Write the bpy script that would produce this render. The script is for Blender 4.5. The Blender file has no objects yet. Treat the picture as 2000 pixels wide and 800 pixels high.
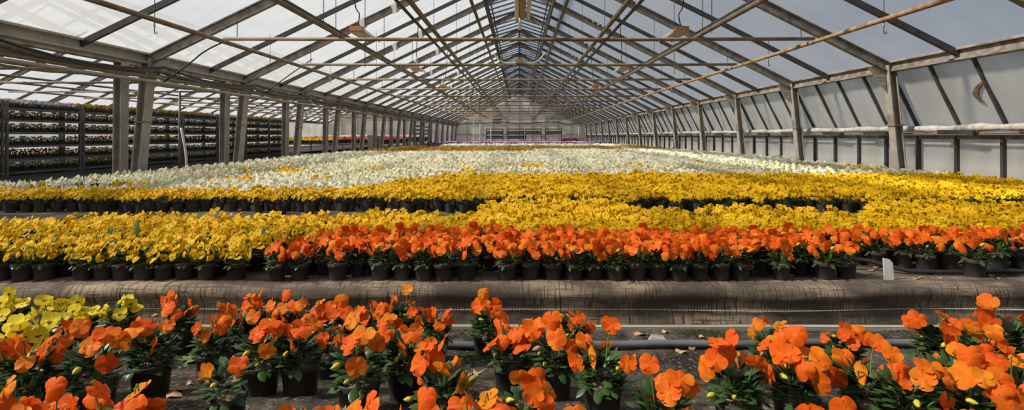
import bpy, math, random
import numpy as np
from mathutils import Vector, Matrix

R = random.Random(7)
C = bpy.context.scene.collection
PI = math.pi
F = 1030.0          # focal length in pixels of the 2000 px wide frame
VX, VY = 1014.0, 265.0
HC = 0.86           # eye height
BED = 0.135         # level of the raised beds

def at(px, py, Y):
    return Vector(((px - VX) * Y / F, Y, HC + (VY - py) * Y / F))

# ------------------------------------------------------------------ mesh helper
class MB:
    def __init__(s):
        s.v = []; s.f = []; s.m = []
    def add(s, vs, fs, mi=0):
        b = len(s.v)
        s.v.extend([tuple(p) for p in vs])
        s.f.extend([tuple(i + b for i in f) for f in fs])
        s.m.extend([mi] * len(fs))
    def box(s, c, d, mi=0, rz=0.0):
        cx, cy, cz = c; dx, dy, dz = d[0] / 2, d[1] / 2, d[2] / 2
        cr, sr = math.cos(rz), math.sin(rz)
        vs = []
        for z in (-dz, dz):
            for x, y in ((-dx, -dy), (dx, -dy), (dx, dy), (-dx, dy)):
                vs.append((cx + x * cr - y * sr, cy + x * sr + y * cr, cz + z))
        s.add(vs, [(3, 2, 1, 0), (4, 5, 6, 7), (0, 1, 5, 4), (1, 2, 6, 5), (2, 3, 7, 6), (3, 0, 4, 7)], mi)
    def prism(s, prof, p0, p1, up=(0, 0, 1), mi=0, caps=True):
        p0 = Vector(p0); p1 = Vector(p1); d = (p1 - p0).normalized(); up = Vector(up)
        if abs(d.dot(up)) > 0.98: up = Vector((0, 1, 0))
        sx = d.cross(up).normalized(); uy = sx.cross(d).normalized(); n = len(prof)
        vs = [p0 + sx * a + uy * b for a, b in prof] + [p1 + sx * a + uy * b for a, b in prof]
        fs = [(i, (i + 1) % n, n + (i + 1) % n, n + i) for i in range(n)]
        if caps: fs += [tuple(range(n))[::-1], tuple(range(n, 2 * n))]
        s.add(vs, fs, mi)
    def bar(s, p0, p1, w, h, up=(0, 0, 1), mi=0):
        s.prism([(-w / 2, -h / 2), (w / 2, -h / 2), (w / 2, h / 2), (-w / 2, h / 2)], p0, p1, up, mi)
    def ibeam(s, p0, p1, w, h, t=0.012, up=(0, 0, 1), mi=0):
        a, b = w / 2, h / 2
        s.prism([(-a, -b), (a, -b), (a, -b + t), (t / 2, -b + t), (t / 2, b - t), (a, b - t), (a, b), (-a, b), (-a, b - t), (-t / 2, b - t), (-t / 2, -b + t), (-a, -b + t)], p0, p1, up, mi)
    def tube(s, pts, r, n=8, mi=0):
        pts = [Vector(p) for p in pts]; k = len(pts); vs = []; up = Vector((0.13, 0.21, 0.97))
        for i, p in enumerate(pts):
            d = (pts[min(i + 1, k - 1)] - pts[max(i - 1, 0)]).normalized()
            u = up if abs(d.dot(up)) < 0.95 else Vector((1, 0, 0))
            a = d.cross(u).normalized(); b = a.cross(d)
            rr = r[i] if isinstance(r, (list, tuple)) else r
            for j in range(n):
                t = 2 * PI * j / n
                vs.append(p + a * (math.cos(t) * rr) + b * (math.sin(t) * rr))
        fs = [(i * n + j, i * n + (j + 1) % n, (i + 1) * n + (j + 1) % n, (i + 1) * n + j) for i in range(k - 1) for j in range(n)]
        fs += [tuple(range(n))[::-1], tuple(range((k - 1) * n, k * n))]
        s.add(vs, fs, mi)
    def lathe(s, prof, n=16, c=(0, 0, 0), mi=0):
        vs = []; k = len(prof)
        for r, z in prof:
            for j in range(n):
                t = 2 * PI * j / n
                vs.append((c[0] + r * math.cos(t), c[1] + r * math.sin(t), c[2] + z))
        fs = [(i * n + j, i * n + (j + 1) % n, (i + 1) * n + (j + 1) % n, (i + 1) * n + j) for i in range(k - 1) for j in range(n)]
        s.add(vs, fs, mi)
    def ring(s, c, R_, r, axis='y', n=20, k=6, mi=0):
        vs = []
        for i in range(n):
            t = 2 * PI * i / n
            for j in range(k):
                q = 2 * PI * j / k; rr = R_ + r * math.cos(q); h = r * math.sin(q)
                if axis == 'y': vs.append((c[0] + rr * math.cos(t), c[1] + h, c[2] + rr * math.sin(t)))
                else: vs.append((c[0] + h, c[1] + rr * math.cos(t), c[2] + rr * math.sin(t)))
        fs = [(i * k + j, i * k + (j + 1) % k, ((i + 1) % n) * k + (j + 1) % k, ((i + 1) % n) * k + j) for i in range(n) for j in range(k)]
        s.add(vs, fs, mi)
    def mesh(s, name, mats, smooth=False):
        me = bpy.data.meshes.new(name)
        me.from_pydata(s.v, [], s.f)
        for m in mats: me.materials.append(m)
        if len(mats) > 1: me.polygons.foreach_set('material_index', s.m)
        if smooth: me.polygons.foreach_set('use_smooth', [True] * len(s.f))
        me.update()
        return me
    def obj(s, name, mats, parent=None, smooth=False):
        if not isinstance(mats, (list, tuple)): mats = [mats]
        return link(name, s.mesh(name, mats, smooth), parent)

def link(name, me, parent=None):
    o = bpy.data.objects.new(name, me); C.objects.link(o)
    if parent is not None: o.parent = parent
    return o

def tag(o, label, cat, group=None, kind=None):
    o['label'] = label; o['category'] = cat
    if group: o['group'] = group
    if kind: o['kind'] = kind
    return o

def thing(name, label, cat, loc=(0, 0, 0), group=None, kind=None):
    o = bpy.data.objects.new(name, None); C.objects.link(o); o.location = loc
    o.empty_display_size = 0.05
    return tag(o, label, cat, group, kind)

def copy_tree(o, parent=None):
    c = o.copy(); C.objects.link(c)
    if parent is not None: c.parent = parent
    for ch in list(o.children): copy_tree(ch, c)
    return c

ORD = ('first second third fourth fifth sixth seventh eighth ninth tenth eleventh twelfth thirteenth fourteenth fifteenth sixteenth '
       'seventeenth eighteenth nineteenth twentieth').split()
def ordinal(i):
    if i < 20: return ORD[i]
    return ('twenty', 'thirty')[(i + 1) // 10 - 2] + '-' + ORD[(i + 1) % 10 - 1] if (i + 1) % 10 else 'thirtieth'

# ------------------------------------------------------------------ materials
def nt(name):
    m = bpy.data.materials.new(name); m.use_nodes = True
    t = m.node_tree; t.nodes.clear()
    return m, t, t.nodes.new('ShaderNodeOutputMaterial')

def noise_fac(t, scale, detail=3, coord='Object', stretch=None, lo=0.35, hi=0.65):
    if coord == 'Position':
        src = t.nodes.new('ShaderNodeNewGeometry').outputs['Position']
    else:
        src = t.nodes.new('ShaderNodeTexCoord').outputs[coord]
    if stretch:
        mp = t.nodes.new('ShaderNodeMapping'); mp.inputs['Scale'].default_value = stretch
        t.links.new(src, mp.inputs['Vector']); src = mp.outputs['Vector']
    n = t.nodes.new('ShaderNodeTexNoise'); n.inputs['Scale'].default_value = scale; n.inputs['Detail'].default_value = detail
    t.links.new(src, n.inputs['Vector'])
    r = t.nodes.new('ShaderNodeMapRange'); r.inputs['From Min'].default_value = lo; r.inputs['From Max'].default_value = hi
    t.links.new(n.outputs['Fac'], r.inputs['Value'])
    return r.outputs['Result'], n

def mix(t, fac, a, b):
    n = t.nodes.new('ShaderNodeMix'); n.data_type = 'RGBA'
    for s, v in ((n.inputs['Factor'], fac), (n.inputs[6], a), (n.inputs[7], b)):
        if hasattr(v, 'node'): t.links.new(v, s)
        else: s.default_value = v if not isinstance(v, tuple) else (*v, 1)
    return n.outputs[2]

def mat(name, c1, c2=None, scale=8, rough=0.6, spec=0.3, metal=0.0, bump=0.0, bscale=None, coord='Object', stretch=None, c3=None, s3=2.0):
    m, t, out = nt(name)
    p = t.nodes.new('ShaderNodeBsdfPrincipled')
    p.inputs['Roughness'].default_value = rough; p.inputs['Specular IOR Level'].default_value = spec; p.inputs['Metallic'].default_value = metal
    if c2:
        f, n = noise_fac(t, scale, 4, coord, stretch)
        col = mix(t, f, c1, c2)
        if c3:
            f3, _ = noise_fac(t, s3, 5, coord, stretch, 0.5, 0.62)
            col = mix(t, f3, col, c3)
        t.links.new(col, p.inputs['Base Color'])
    else:
        p.inputs['Base Color'].default_value = (*c1, 1)
    if bump:
        f, n = noise_fac(t, bscale or scale * 3, 5, coord, stretch, 0, 1)
        b = t.nodes.new('ShaderNodeBump'); b.inputs['Strength'].default_value = bump; b.inputs['Distance'].default_value = 0.01
        t.links.new(f, b.inputs['Height']); t.links.new(b.outputs['Normal'], p.inputs['Normal'])
    t.links.new(p.outputs[0], out.inputs[0])
    return m

def petal(name, ca, cb, cc, back, trans=0.3, scale=22):
    """petal skin: varies from flower to flower between ca, cb and cc, with its own colour on the underside"""
    m, t, out = nt(name)
    oi = t.nodes.new('ShaderNodeObjectInfo')
    f, _ = noise_fac(t, scale, 2, 'Position', None, 0.3, 0.7)
    a = t.nodes.new('ShaderNodeMath'); a.operation = 'MULTIPLY_ADD'; a.inputs[1].default_value = 0.62
    t.links.new(oi.outputs['Random'], a.inputs[0])
    b = t.nodes.new('ShaderNodeMath'); b.operation = 'MULTIPLY'; b.inputs[1].default_value = 0.5
    t.links.new(f, b.inputs[0]); t.links.new(b.outputs[0], a.inputs[2])
    r = t.nodes.new('ShaderNodeValToRGB')
    e = r.color_ramp.elements
    e[0].position = 0.12; e[0].color = (*ca, 1); e[1].position = 0.95; e[1].color = (*cc, 1)
    x = e.new(0.62); x.color = (*cb, 1)
    t.links.new(a.outputs[0], r.inputs['Fac'])
    g = t.nodes.new('ShaderNodeNewGeometry')
    col = mix(t, g.outputs['Backfacing'], r.outputs['Color'], back)
    p = t.nodes.new('ShaderNodeBsdfPrincipled'); p.inputs['Roughness'].default_value = 0.55; p.inputs['Specular IOR Level'].default_value = 0.12
    t.links.new(col, p.inputs['Base Color'])
    tr = t.nodes.new('ShaderNodeBsdfTranslucent'); t.links.new(col, tr.inputs['Color'])
    mx = t.nodes.new('ShaderNodeMixShader'); mx.inputs[0].default_value = trans
    t.links.new(p.outputs[0], mx.inputs[1]); t.links.new(tr.outputs[0], mx.inputs[2])
    t.links.new(mx.outputs[0], out.inputs[0])
    return m

def glazing(name, clear, tint, milk, stretch=(0.5, 3, 3), nscale=1.2, back=0.15, milk2=None):
    """sheet that lets part of the light straight through and scatters the rest"""
    m, t, out = nt(name)
    f, _ = noise_fac(t, nscale, 4, 'Object', stretch, 0.38, 0.64)
    tp = t.nodes.new('ShaderNodeBsdfTransparent'); tp.inputs['Color'].default_value = (*tint, 1)
    tl = t.nodes.new('ShaderNodeBsdfTranslucent')
    t.links.new(mix(t, f, milk, milk2 or milk), tl.inputs['Color'])
    df = t.nodes.new('ShaderNodeBsdfDiffuse'); df.inputs['Color'].default_value = (*milk, 1)
    a = t.nodes.new('ShaderNodeMixShader'); a.inputs[0].default_value = back
    t.links.new(tl.outputs[0], a.inputs[1]); t.links.new(df.outputs[0], a.inputs[2])
    b = t.nodes.new('ShaderNodeMixShader'); b.inputs[0].default_value = 1 - clear
    t.links.new(tp.outputs[0], b.inputs[1]); t.links.new(a.outputs[0], b.inputs[2])
    t.links.new(b.outputs[0], out.inputs[0])
    return m

M = {}
M['steel'] = mat('weathered_steel', (0.38, 0.34, 0.29), (0.21, 0.185, 0.16), 6, 0.6, 0.3, 0.0, 0.25, c3=(0.22, 0.14, 0.08), s3=3)
M['rafter'] = mat('grey_brown_beam', (0.32, 0.275, 0.235), (0.17, 0.147, 0.125), 9, 0.65, 0.3, 0.0, 0.3)
M['bar'] = mat('dark_glazing_bar', (0.085, 0.075, 0.07), (0.05, 0.045, 0.04), 10, 0.5)
M['post'] = mat('galvanised_post', (0.43, 0.39, 0.34), (0.29, 0.26, 0.225), 5, 0.5, 0.4, 0.0, 0.2, c3=(0.42, 0.39, 0.35), s3=2.5)
M['pipe'] = mat('tan_painted_pipe', (0.33, 0.255, 0.175), (0.20, 0.15, 0.10), 5, 0.5, 0.3, 0.0, 0.1)
M['rust'] = mat('orange_tan_pipe', (0.50, 0.33, 0.19), (0.30, 0.16, 0.07), 7, 0.6, 0.2, 0.0, 0.2)  # orange tan; sunlight on the outer pipe is put into this colour
M['black'] = mat('black_cable', (0.035, 0.032, 0.03), rough=0.5)
M['greycable'] = mat('grey_cable', (0.17, 0.155, 0.14), (0.10, 0.09, 0.08), 4, 0.55)
M['white'] = mat('white_plastic', (0.78, 0.76, 0.70), (0.62, 0.60, 0.55), 5, 0.4)
M['cream'] = mat('cream_reflector', (0.78, 0.68, 0.52), (0.64, 0.53, 0.38), 5, 0.45)
M['copper'] = mat('orange_end_cap', (0.55, 0.27, 0.12), rough=0.45)
M['roof'] = glazing('milky_roof_sheet', 0.42, (0.95, 0.96, 1.0), (0.415, 0.43, 0.445), milk2=(0.375, 0.39, 0.405))
M['vent'] = glazing('clear_ridge_glass', 0.85, (0.9, 0.95, 1.0), (0.75, 0.8, 0.85))
M['film'] = glazing('creased_shadow_streak_film', 0.18, (0.95, 0.93, 0.88), (0.90, 0.86, 0.77), (1, 1.5, 0.45), 1.5, .45, milk2=(0.32, 0.315, 0.29))  # streaks in the colour: film creases plus painted shadow streaks
M['endfilm'] = glazing('dusty_end_film', 0.10, (0.9, 0.9, 0.88), (0.95, 0.84, 0.69), (1, 1, 1), 1.0, .65, milk2=(0.80, 0.70, 0.57))
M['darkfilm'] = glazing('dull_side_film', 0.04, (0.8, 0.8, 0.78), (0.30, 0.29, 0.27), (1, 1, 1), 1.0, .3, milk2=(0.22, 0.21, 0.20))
M['bunched'] = mat('bunched_film', (0.62, 0.59, 0.52), (0.40, 0.37, 0.32), 12, 0.45, 0.4, 0, 0.5, 30)
M['stain'] = mat('brown_stain', (0.13, 0.07, 0.03), (0.25, 0.16, 0.09), 20, 0.8)
M['pot'] = mat('black_pot_plastic', (0.042, 0.037, 0.033), (0.062, 0.055, 0.048), 12, 0.5, 0.35)
M['soil'] = mat('peat_with_straw', (0.15, 0.10, 0.065), (0.36, 0.27, 0.18), 55, 0.95, 0.1, 0, 0.8, 90)
M['leaf'] = mat('pansy_leaf', (0.028, 0.066, 0.016), (0.055, 0.11, 0.03), 20, 0.38, 0.4)
M['leaf2'] = mat('pansy_leaf_dull', (0.03, 0.07, 0.018), (0.055, 0.11, 0.03), 25, 0.55, 0.25, coord='Position')
M['stem'] = mat('pale_green_stem', (0.16, 0.26, 0.06), rough=0.5)
M['bud'] = mat('yellow_bud', (0.70, 0.50, 0.03), (0.45, 0.45, 0.06), 40, 0.5)
M['dry'] = mat('withered_petal', (0.55, 0.32, 0.18), (0.36, 0.19, 0.10), 30, 0.8)
M['orange'] = petal('orange_petal', (0.80, 0.095, 0.010), (0.86, 0.155, 0.012), (0.84, 0.29, 0.02), (0.80, 0.27, 0.015))
M['throat_o'] = mat('orange_throat', (0.72, 0.20, 0.02), (0.60, 0.10, 0.01), 60, 0.5)
M['yellow'] = petal('yellow_petal', (0.80, 0.43, 0.006), (0.84, 0.52, 0.008), (0.85, 0.60, 0.016), (0.78, 0.50, 0.03))
M['lemon'] = petal('lemon_petal', (0.84, 0.60, 0.02), (0.86, 0.66, 0.03), (0.86, 0.70, 0.06), (0.78, 0.60, 0.05))
M['eye'] = mat('dark_eye', (0.10, 0.035, 0.008), rough=0.5)
M['eye_soft'] = mat('golden_eye', (0.70, 0.48, 0.06), rough=0.5)
M['whitep'] = petal('white_petal', (0.78, 0.73, 0.47), (0.82, 0.79, 0.60), (0.86, 0.85, 0.75), (0.80, 0.78, 0.58))
M['bronze'] = petal('bronze_petal', (0.32, 0.16, 0.03), (0.42, 0.24, 0.045), (0.58, 0.40, 0.06), (0.4, 0.2, 0.05))
M['purple'] = petal('purple_petal', (0.06, 0.02, 0.09), (0.10, 0.035, 0.13), (0.16, 0.06, 0.2), (0.1, 0.05, 0.12))
M['lilac'] = petal('lilac_petal', (0.62, 0.42, 0.58), (0.70, 0.54, 0.66), (0.80, 0.70, 0.76), (0.6, 0.5, 0.6))
M['wine'] = petal('wine_petal', (0.13, 0.015, 0.03), (0.18, 0.02, 0.04), (0.24, 0.03, 0.05), (0.15, 0.03, 0.04))
M['redor'] = petal('red_orange_petal', (0.62, 0.09, 0.02), (0.68, 0.16, 0.03), (0.66, 0.22, 0.04), (0.5, 0.15, 0.04))
M['shelf'] = mat('rack_steel', (0.20, 0.19, 0.18), (0.12, 0.115, 0.11), 7, 0.45, 0.4, 0.2)
M['tray'] = mat('black_tray', (0.025, 0.022, 0.02), rough=0.6)
M['board'] = mat('plywood', (0.42, 0.31, 0.22), (0.34, 0.24, 0.17), 4, 0.7, stretch=(1, 1, 6))
M['rail'] = mat('pale_timber', (0.52, 0.47, 0.39), (0.32, 0.28, 0.22), 6, 0.8, 0.2, 0, 0.4, stretch=(0.3, 4, 4))
M['hose'] = mat('grey_hose', (0.19, 0.19, 0.20), (0.12, 0.12, 0.13), 6, 0.45, 0.4)
M['crate'] = mat('dark_stack', (0.10, 0.085, 0.075), (0.05, 0.045, 0.04), 9, 0.8)

# woven ground cover: brown-grey weave, random tan mottling that also paints in the sunlit roll top
def fabric_mat():
    m, t, out = nt('woven_ground_cover')
    f, _ = noise_fac(t, 5, 6, 'Object', (0.6, 2, 2), 0.42, 0.62)
    base = mix(t, f, (0.095, 0.074, 0.056), (0.27, 0.215, 0.155))
    f3, _ = noise_fac(t, 2.2, 6, 'Object', (1.0, 1.5, 1.5), 0.47, 0.60)
    base = mix(t, f3, base, (0.40, 0.30, 0.20))
    tc = t.nodes.new('ShaderNodeTexCoord')
    fw, _ = noise_fac(t, 1.0, 3, 'Object', (95, 9, 9), 0.36, 0.50)
    fh, _ = noise_fac(t, 1.0, 2, 'Object', (6, 150, 150), 0.34, 0.48)
    col = mix(t, fw, (0.085, 0.068, 0.052), base)
    col = mix(t, fh, (0.11, 0.088, 0.066), col)
    p = t.nodes.new('ShaderNodeBsdfPrincipled'); p.inputs['Roughness'].default_value = 0.85; p.inputs['Specular IOR Level'].default_value = 0.15
    t.links.new(col, p.inputs['Base Color'])
    fb, _ = noise_fac(t, 90, 3, 'Object', None, 0, 1)
    b = t.nodes.new('ShaderNodeBump'); b.inputs['Strength'].default_value = 0.5; b.inputs['Distance'].default_value = 0.004
    t.links.new(fb, b.inputs['Height']); t.links.new(b.outputs['Normal'], p.inputs['Normal'])
    t.links.new(p.outputs[0], out.inputs[0])
    return m
M['fabric'] = fabric_mat()

def soil_mat():
    m, t, out = nt('mossy_soil')
    f, _ = noise_fac(t, 9, 8, 'Object', None, 0.4, 0.65)
    c = mix(t, f, (0.035, 0.028, 0.021), (0.13, 0.105, 0.08))
    f2, _ = noise_fac(t, 3.0, 6, 'Object', None, 0.50, 0.60)
    c = mix(t, f2, c, (0.030, 0.045, 0.012))
    f3, _ = noise_fac(t, 60, 3, 'Object', None, 0.60, 0.68)
    c = mix(t, f3, c, (0.26, 0.21, 0.16))
    p = t.nodes.new('ShaderNodeBsdfPrincipled'); p.inputs['Roughness'].default_value = 0.9; p.inputs['Specular IOR Level'].default_value = 0.2
    t.links.new(c, p.inputs['Base Color'])
    fb, _ = noise_fac(t, 40, 8, 'Object', None, 0, 1)
    b = t.nodes.new('ShaderNodeBump'); b.inputs['Strength'].default_value = 0.9; b.inputs['Distance'].default_value = 0.02
    t.links.new(fb, b.inputs['Height']); t.links.new(b.outputs['Normal'], p.inputs['Normal'])
    t.links.new(p.outputs[0], out.inputs[0])
    return m
M['ground'] = soil_mat()
M['darkfloor'] = mat('dark_mottled_floor', (0.05, 0.045, 0.04), (0.09, 0.08, 0.07), 5, 0.9, 0.15)  # two dark browns mixed by noise
M['matfloor'] = mat('dusty_mat', (0.09, 0.076, 0.062), (0.18, 0.148, 0.112), 7, 0.9, 0.15, 0, 0.5, 60, c3=(0.055, 0.045, 0.038), s3=4)

# ------------------------------------------------------------------ setting: floors
def pit_z(x, y):
    t = min(1.0, max(0.0, (2.1 - y) / 0.65))
    t = t * t * (3 - 2 * t)
    return -0.055 + 0.145 * t + 0.005 * math.sin(x * 9 + y * 4) * math.sin(y * 13 - x * 3)

b = MB(); nx, ny = 130, 48
for j in range(ny + 1):
    y = 0.3 + (2.60 - 0.3) * j / ny
    for i in range(nx + 1):
        x = -4.2 + 8.4 * i / nx
        b.v.append((x, y, pit_z(x, y) + R.uniform(-1, 1) * 0.003))
for j in range(ny):
    for i in range(nx):
        q = j * (nx + 1) + i
        b.f.append((q, q + 1, q + nx + 2, q + nx + 1)); b.m.append(0)
tag(b.obj('ground', M['ground'], smooth=True), 'dark mossy soil of the sunken strip in front of the raised beds', 'ground', kind='structure')
b = MB(); b.box((0, 26.6, BED - 0.06), (13.2, 48.0, 0.12))
tag(b.obj('floor', M['matfloor']), 'dusty ground cover floor under the pot beds', 'floor', kind='structure')
b = MB(); b.box((-12.6, 22.0, -0.06), (12.0, 57.0, 0.12)); b.box((0, -1.6, -0.06), (13.2, 3.7, 0.10))
tag(b.obj('floor', M['darkfloor']), 'dark floor of the neighbouring house under the plant racks', 'floor', kind='structure')

# bed edge: rolled woven fabric
b = MB()
prof = [(2.70, BED + .003), (2.64, BED + .005), (2.60, BED + .005)]
for i in range(10):                      # roll over the bed lip
    a = PI / 2 + PI * .74 * i / 9
    prof.append((2.575 + .046 * math.cos(a), BED - .042 + .046 * math.sin(a)))
prof += [(2.549, .042), (2.545, .022), (2.545, -.005), (2.540, -.035), (2.532, -.06)]
nseg = 220
for i in range(nseg + 1):
    x = -4.0 + 8.0 * i / nseg
    for j, (y, z) in enumerate(prof):
        w = 1 if 1 < j else 0.3
        b.v.append((x, y + w * (0.006 * math.sin(x * 5.1 + j * .3) + R.uniform(-1, 1) * 0.0022), z + w * (0.005 * math.sin(x * 3.3 + 1) + R.uniform(-1, 1) * 0.0018)))
k = len(prof)
for i in range(nseg):
    for j in range(k - 1):
        b.f.append((i * k + j, i * k + j + 1, (i + 1) * k + j + 1, (i + 1) * k + j)); b.m.append(0)
fab = b.obj('ground_cover_fabric', M['fabric'], smooth=True)
tag(fab, 'brown woven ground cover rolled over the front lip of the raised bed', 'fabric')
b = MB(); x = -3.9
while x < 3.9:
    y = 2.543 + 0.006 * math.sin(x * 5.1 + 4.2); z = 0.022 + 0.005 * math.sin(x * 3.3 + 1)
    b.box((x, y - 0.002, z), (0.0075, 0.005, 0.0032)); x += 0.0135
o = b.obj('stitching', M['white'], fab); o['label'] = 'white dotted stitch line'
b = MB()
for i in range(8):
    b.box((-3.5 + i * 1.0, 2.495, -0.046 + R.uniform(-.003, .003)), (0.995, 0.028, 0.02), 0, R.uniform(-.006, .006))
tag(b.obj('edging_board', M['rail']), 'pale weathered timber strip along the foot of the woven fabric', 'board')
def hose(name, pts, r, m, label, n=8):
    b = MB(); b.tube(pts, r, n)
    return tag(b.obj(name, m, smooth=True), label, 'hose')
hose('irrigation_hose', [(-3.6 + .12 * i, 2.27 + 0.012 * math.sin(i * .35), pit_z(-3.6 + .12 * i, 2.27) + 0.021) for i in range(61)], 0.0155, M['hose'], 'grey plastic water pipe lying on the soil before the fabric edge', 10)
pts = [at(1640, 497, 2.86)] + [Vector((at(x, y, 1).x * Y_, Y_, BED + h)) for x, y, Y_, h in ((1690, 0, 2.84, .055), (1735, 0, 2.80, .035), (1775, 0, 2.765, .018), (1830, 0, 2.75, .016), (1900, 0, 2.75, .016), (1960, 0, 2.765, .016), (2060, 0, 2.77, .016))]
pts[0].z = BED + .06
def smooth_pts(p, n=6):
    out = []
    for i in range(len(p) - 1):
        a, b_, c, d = p[max(i - 1, 0)], p[i], p[i + 1], p[min(i + 2, len(p) - 1)]
        for j in range(n):
            t = j / n
            out.append(0.5 * ((2 * b_) + (c - a) * t + (2 * a - 5 * b_ + 4 * c - d) * t * t + (3 * b_ - a - 3 * c + d) * t ** 3))
    out.append(p[-1]); return out
hose('garden_hose', smooth_pts(pts), 0.011, M['black'], 'black hose snaking between the orange pansies behind the white tag')
# white plant tag
b = MB(); X, Y = at(1735, 0, 2.64).x, 2.64
vs = [(X - .024, Y - .006, BED), (X + .026, Y - .006, BED), (X + .026, Y + .004, BED + .088), (X + .010, Y + .005, BED + .106), (X - .022, Y + .006, BED + .112)]
vs += [(x, y + .004, z) for x, y, z in vs]
b.add(vs, [(0, 1, 2, 3, 4), (9, 8, 7, 6, 5)] + [(i, i + 5, (i + 1) % 5 + 5, (i + 1) % 5) for i in range(5)])
tag(b.obj('plant_tag', M['white']), 'blank white plastic tag leaning upright at the bed edge', 'tag')

# ------------------------------------------------------------------ setting: frame, roof, walls
EL, ER, RZ = HC + 1.30, HC + 1.17, HC + 4.19
FR = [-3.49 + 3 * i for i in range(19)]            # frames, 3 m apart
def roof_z(X):
    return RZ - abs(X) / 6 * (RZ - (EL if X < 0 else ER))
VENT = 0.93
def rafter(name, p0, p1, label, group):
    b = MB(); b.ibeam(p0, p1, 0.085, 0.15, 0.02)
    return tag(b.obj(name, M['rafter']), label, 'beam', group, 'structure')
def nth(i): return ordinal(i)
for i, y in enumerate(FR):
    for s, side in ((-1, 'bright'), (1, 'shaded')):
        x1 = 6.0 * s; z1 = (EL if s < 0 else ER)
        rafter('rafter_beam', (x1, y, z1 - .09), (0.0, y, RZ - .09), f'grey roof rafter on the {side} slope, {nth(i)} along the house', 'main house rafters')
    rafter('rafter_beam', (-18.4, y, EL - .09), (-12.4, y, RZ - .09), f'far slope rafter of the neighbouring house, {nth(i)} along it', 'neighbouring house rafters')
    rafter('rafter_beam', (-6.4, y, EL - .09), (-12.4, y, RZ - .09), f'near slope rafter of the neighbouring house, {nth(i)} along it', 'neighbouring house rafters')
def column(x0, x1, y, z0, z1, w, m, label, group, brace=0):
    t = thing('column', label, 'post', (x0, y, z0), group, 'structure')
    b = MB(); b.ibeam((0, 0, 0), (x1 - x0, 0, z1 - z0), w, 0.13, 0.014, (1, 0, 0))
    b.obj('shaft', m, t)
    if brace:
        b = MB(); q = x1 - x0; h = z1 - z0
        vs = [(q + brace * .06, -.008, h - .42), (q + brace * .34, -.008, h - .04), (q + brace * .06, -.008, h - .02)]
        vs += [(x, .008, z) for x, _, z in vs]
        b.add(vs, [(0, 1, 2), (5, 4, 3), (0, 3, 4, 1), (1, 4, 5, 2), (2, 5, 3, 0)]); b.obj('knee_brace', M['rail'] if brace < 0 else M['post'], t)
        b = MB(); b.box((q * .5, 0, h * .48), (0.16, 0.19, 0.02)); b.obj('clamp', M['steel'], t)
for i, y in enumerate(FR):
    if y < 1: continue
    column(6.16, 5.97, y, BED, ER - .03, 0.15, M['post'], f'grey steel post against the film wall, {nth(i - 2)} along it', 'posts along the film wall', -1)
    column(-6.15, -5.97, y, BED, EL - .05, 0.19, M['post'], f'leaning grey post under the gutter, {nth(i - 2)} along it', 'leaning posts under the gutter', 1)
    column(-6.44, -6.42, y, 0.0, EL - .12, 0.17, M['post'], f'upright grey post behind the gutter posts, {nth(i - 2)} along them', 'upright posts of the neighbouring house')
L0, L1 = FR[0], 50.6
def long_beam(name, x, z, w, h, m, label, up=(0, 0, 1)):
    b = MB(); b.ibeam((x, L0, z), (x, L1, z), w, h, 0.03)
    return tag(b.obj(name, m), label, 'beam', None, 'structure')
long_beam('gutter_beam', -6.0, EL - .06, 0.16, 0.17, M['post'], 'grey gutter beam over the leaning posts')
long_beam('eave_beam', 6.02, ER - .055, 0.14, 0.17, M['steel'], 'brown grey eave beam over the film wall')
long_beam('gutter_beam', -6.42, EL - .06, 0.12, 0.14, M['steel'], 'gutter beam of the neighbouring house')
long_beam('eave_beam', -18.4, EL - .06, 0.14, 0.16, M['steel'], 'far eave beam of the neighbouring house')
long_beam('ridge_beam', 0.0, RZ - .05, 0.06, 0.16, M['bar'], 'dark ridge beam of the main house')
long_beam('ridge_beam', -12.4, RZ - .05, 0.08, 0.16, M['bar'], 'dark ridge beam of the neighbouring house')
for s, w in ((-1, 'bright'), (1, 'shaded')):
    long_beam('purlin_beam', VENT * s, roof_z(VENT * s) - .10, 0.05, 0.16, M['bar'], f'dark purlin below the ridge vent on the {w} slope')
def rafter_bar(b, xa, za, xb, zb, y, w=.05, h=.085):
    b.bar((xa, y, za - .045), (xb, y, zb - .045), w, h)
def panel(x0, z0, x1, z1, ya, yb, label, group, mid):
    b = MB(); b.add([(x0, ya, z0), (x0, yb, z0), (x1, yb, z1), (x1, ya, z1)], [(0, 1, 2, 3)])
    p = b.obj('roof_panel', M['roof']); tag(p, label, 'roof', group, 'structure')
    for yy in mid:
        b = MB(); rafter_bar(b, x0, z0, x1, z1, yy); b.obj('glazing_bar', M['bar'], p)
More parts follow.
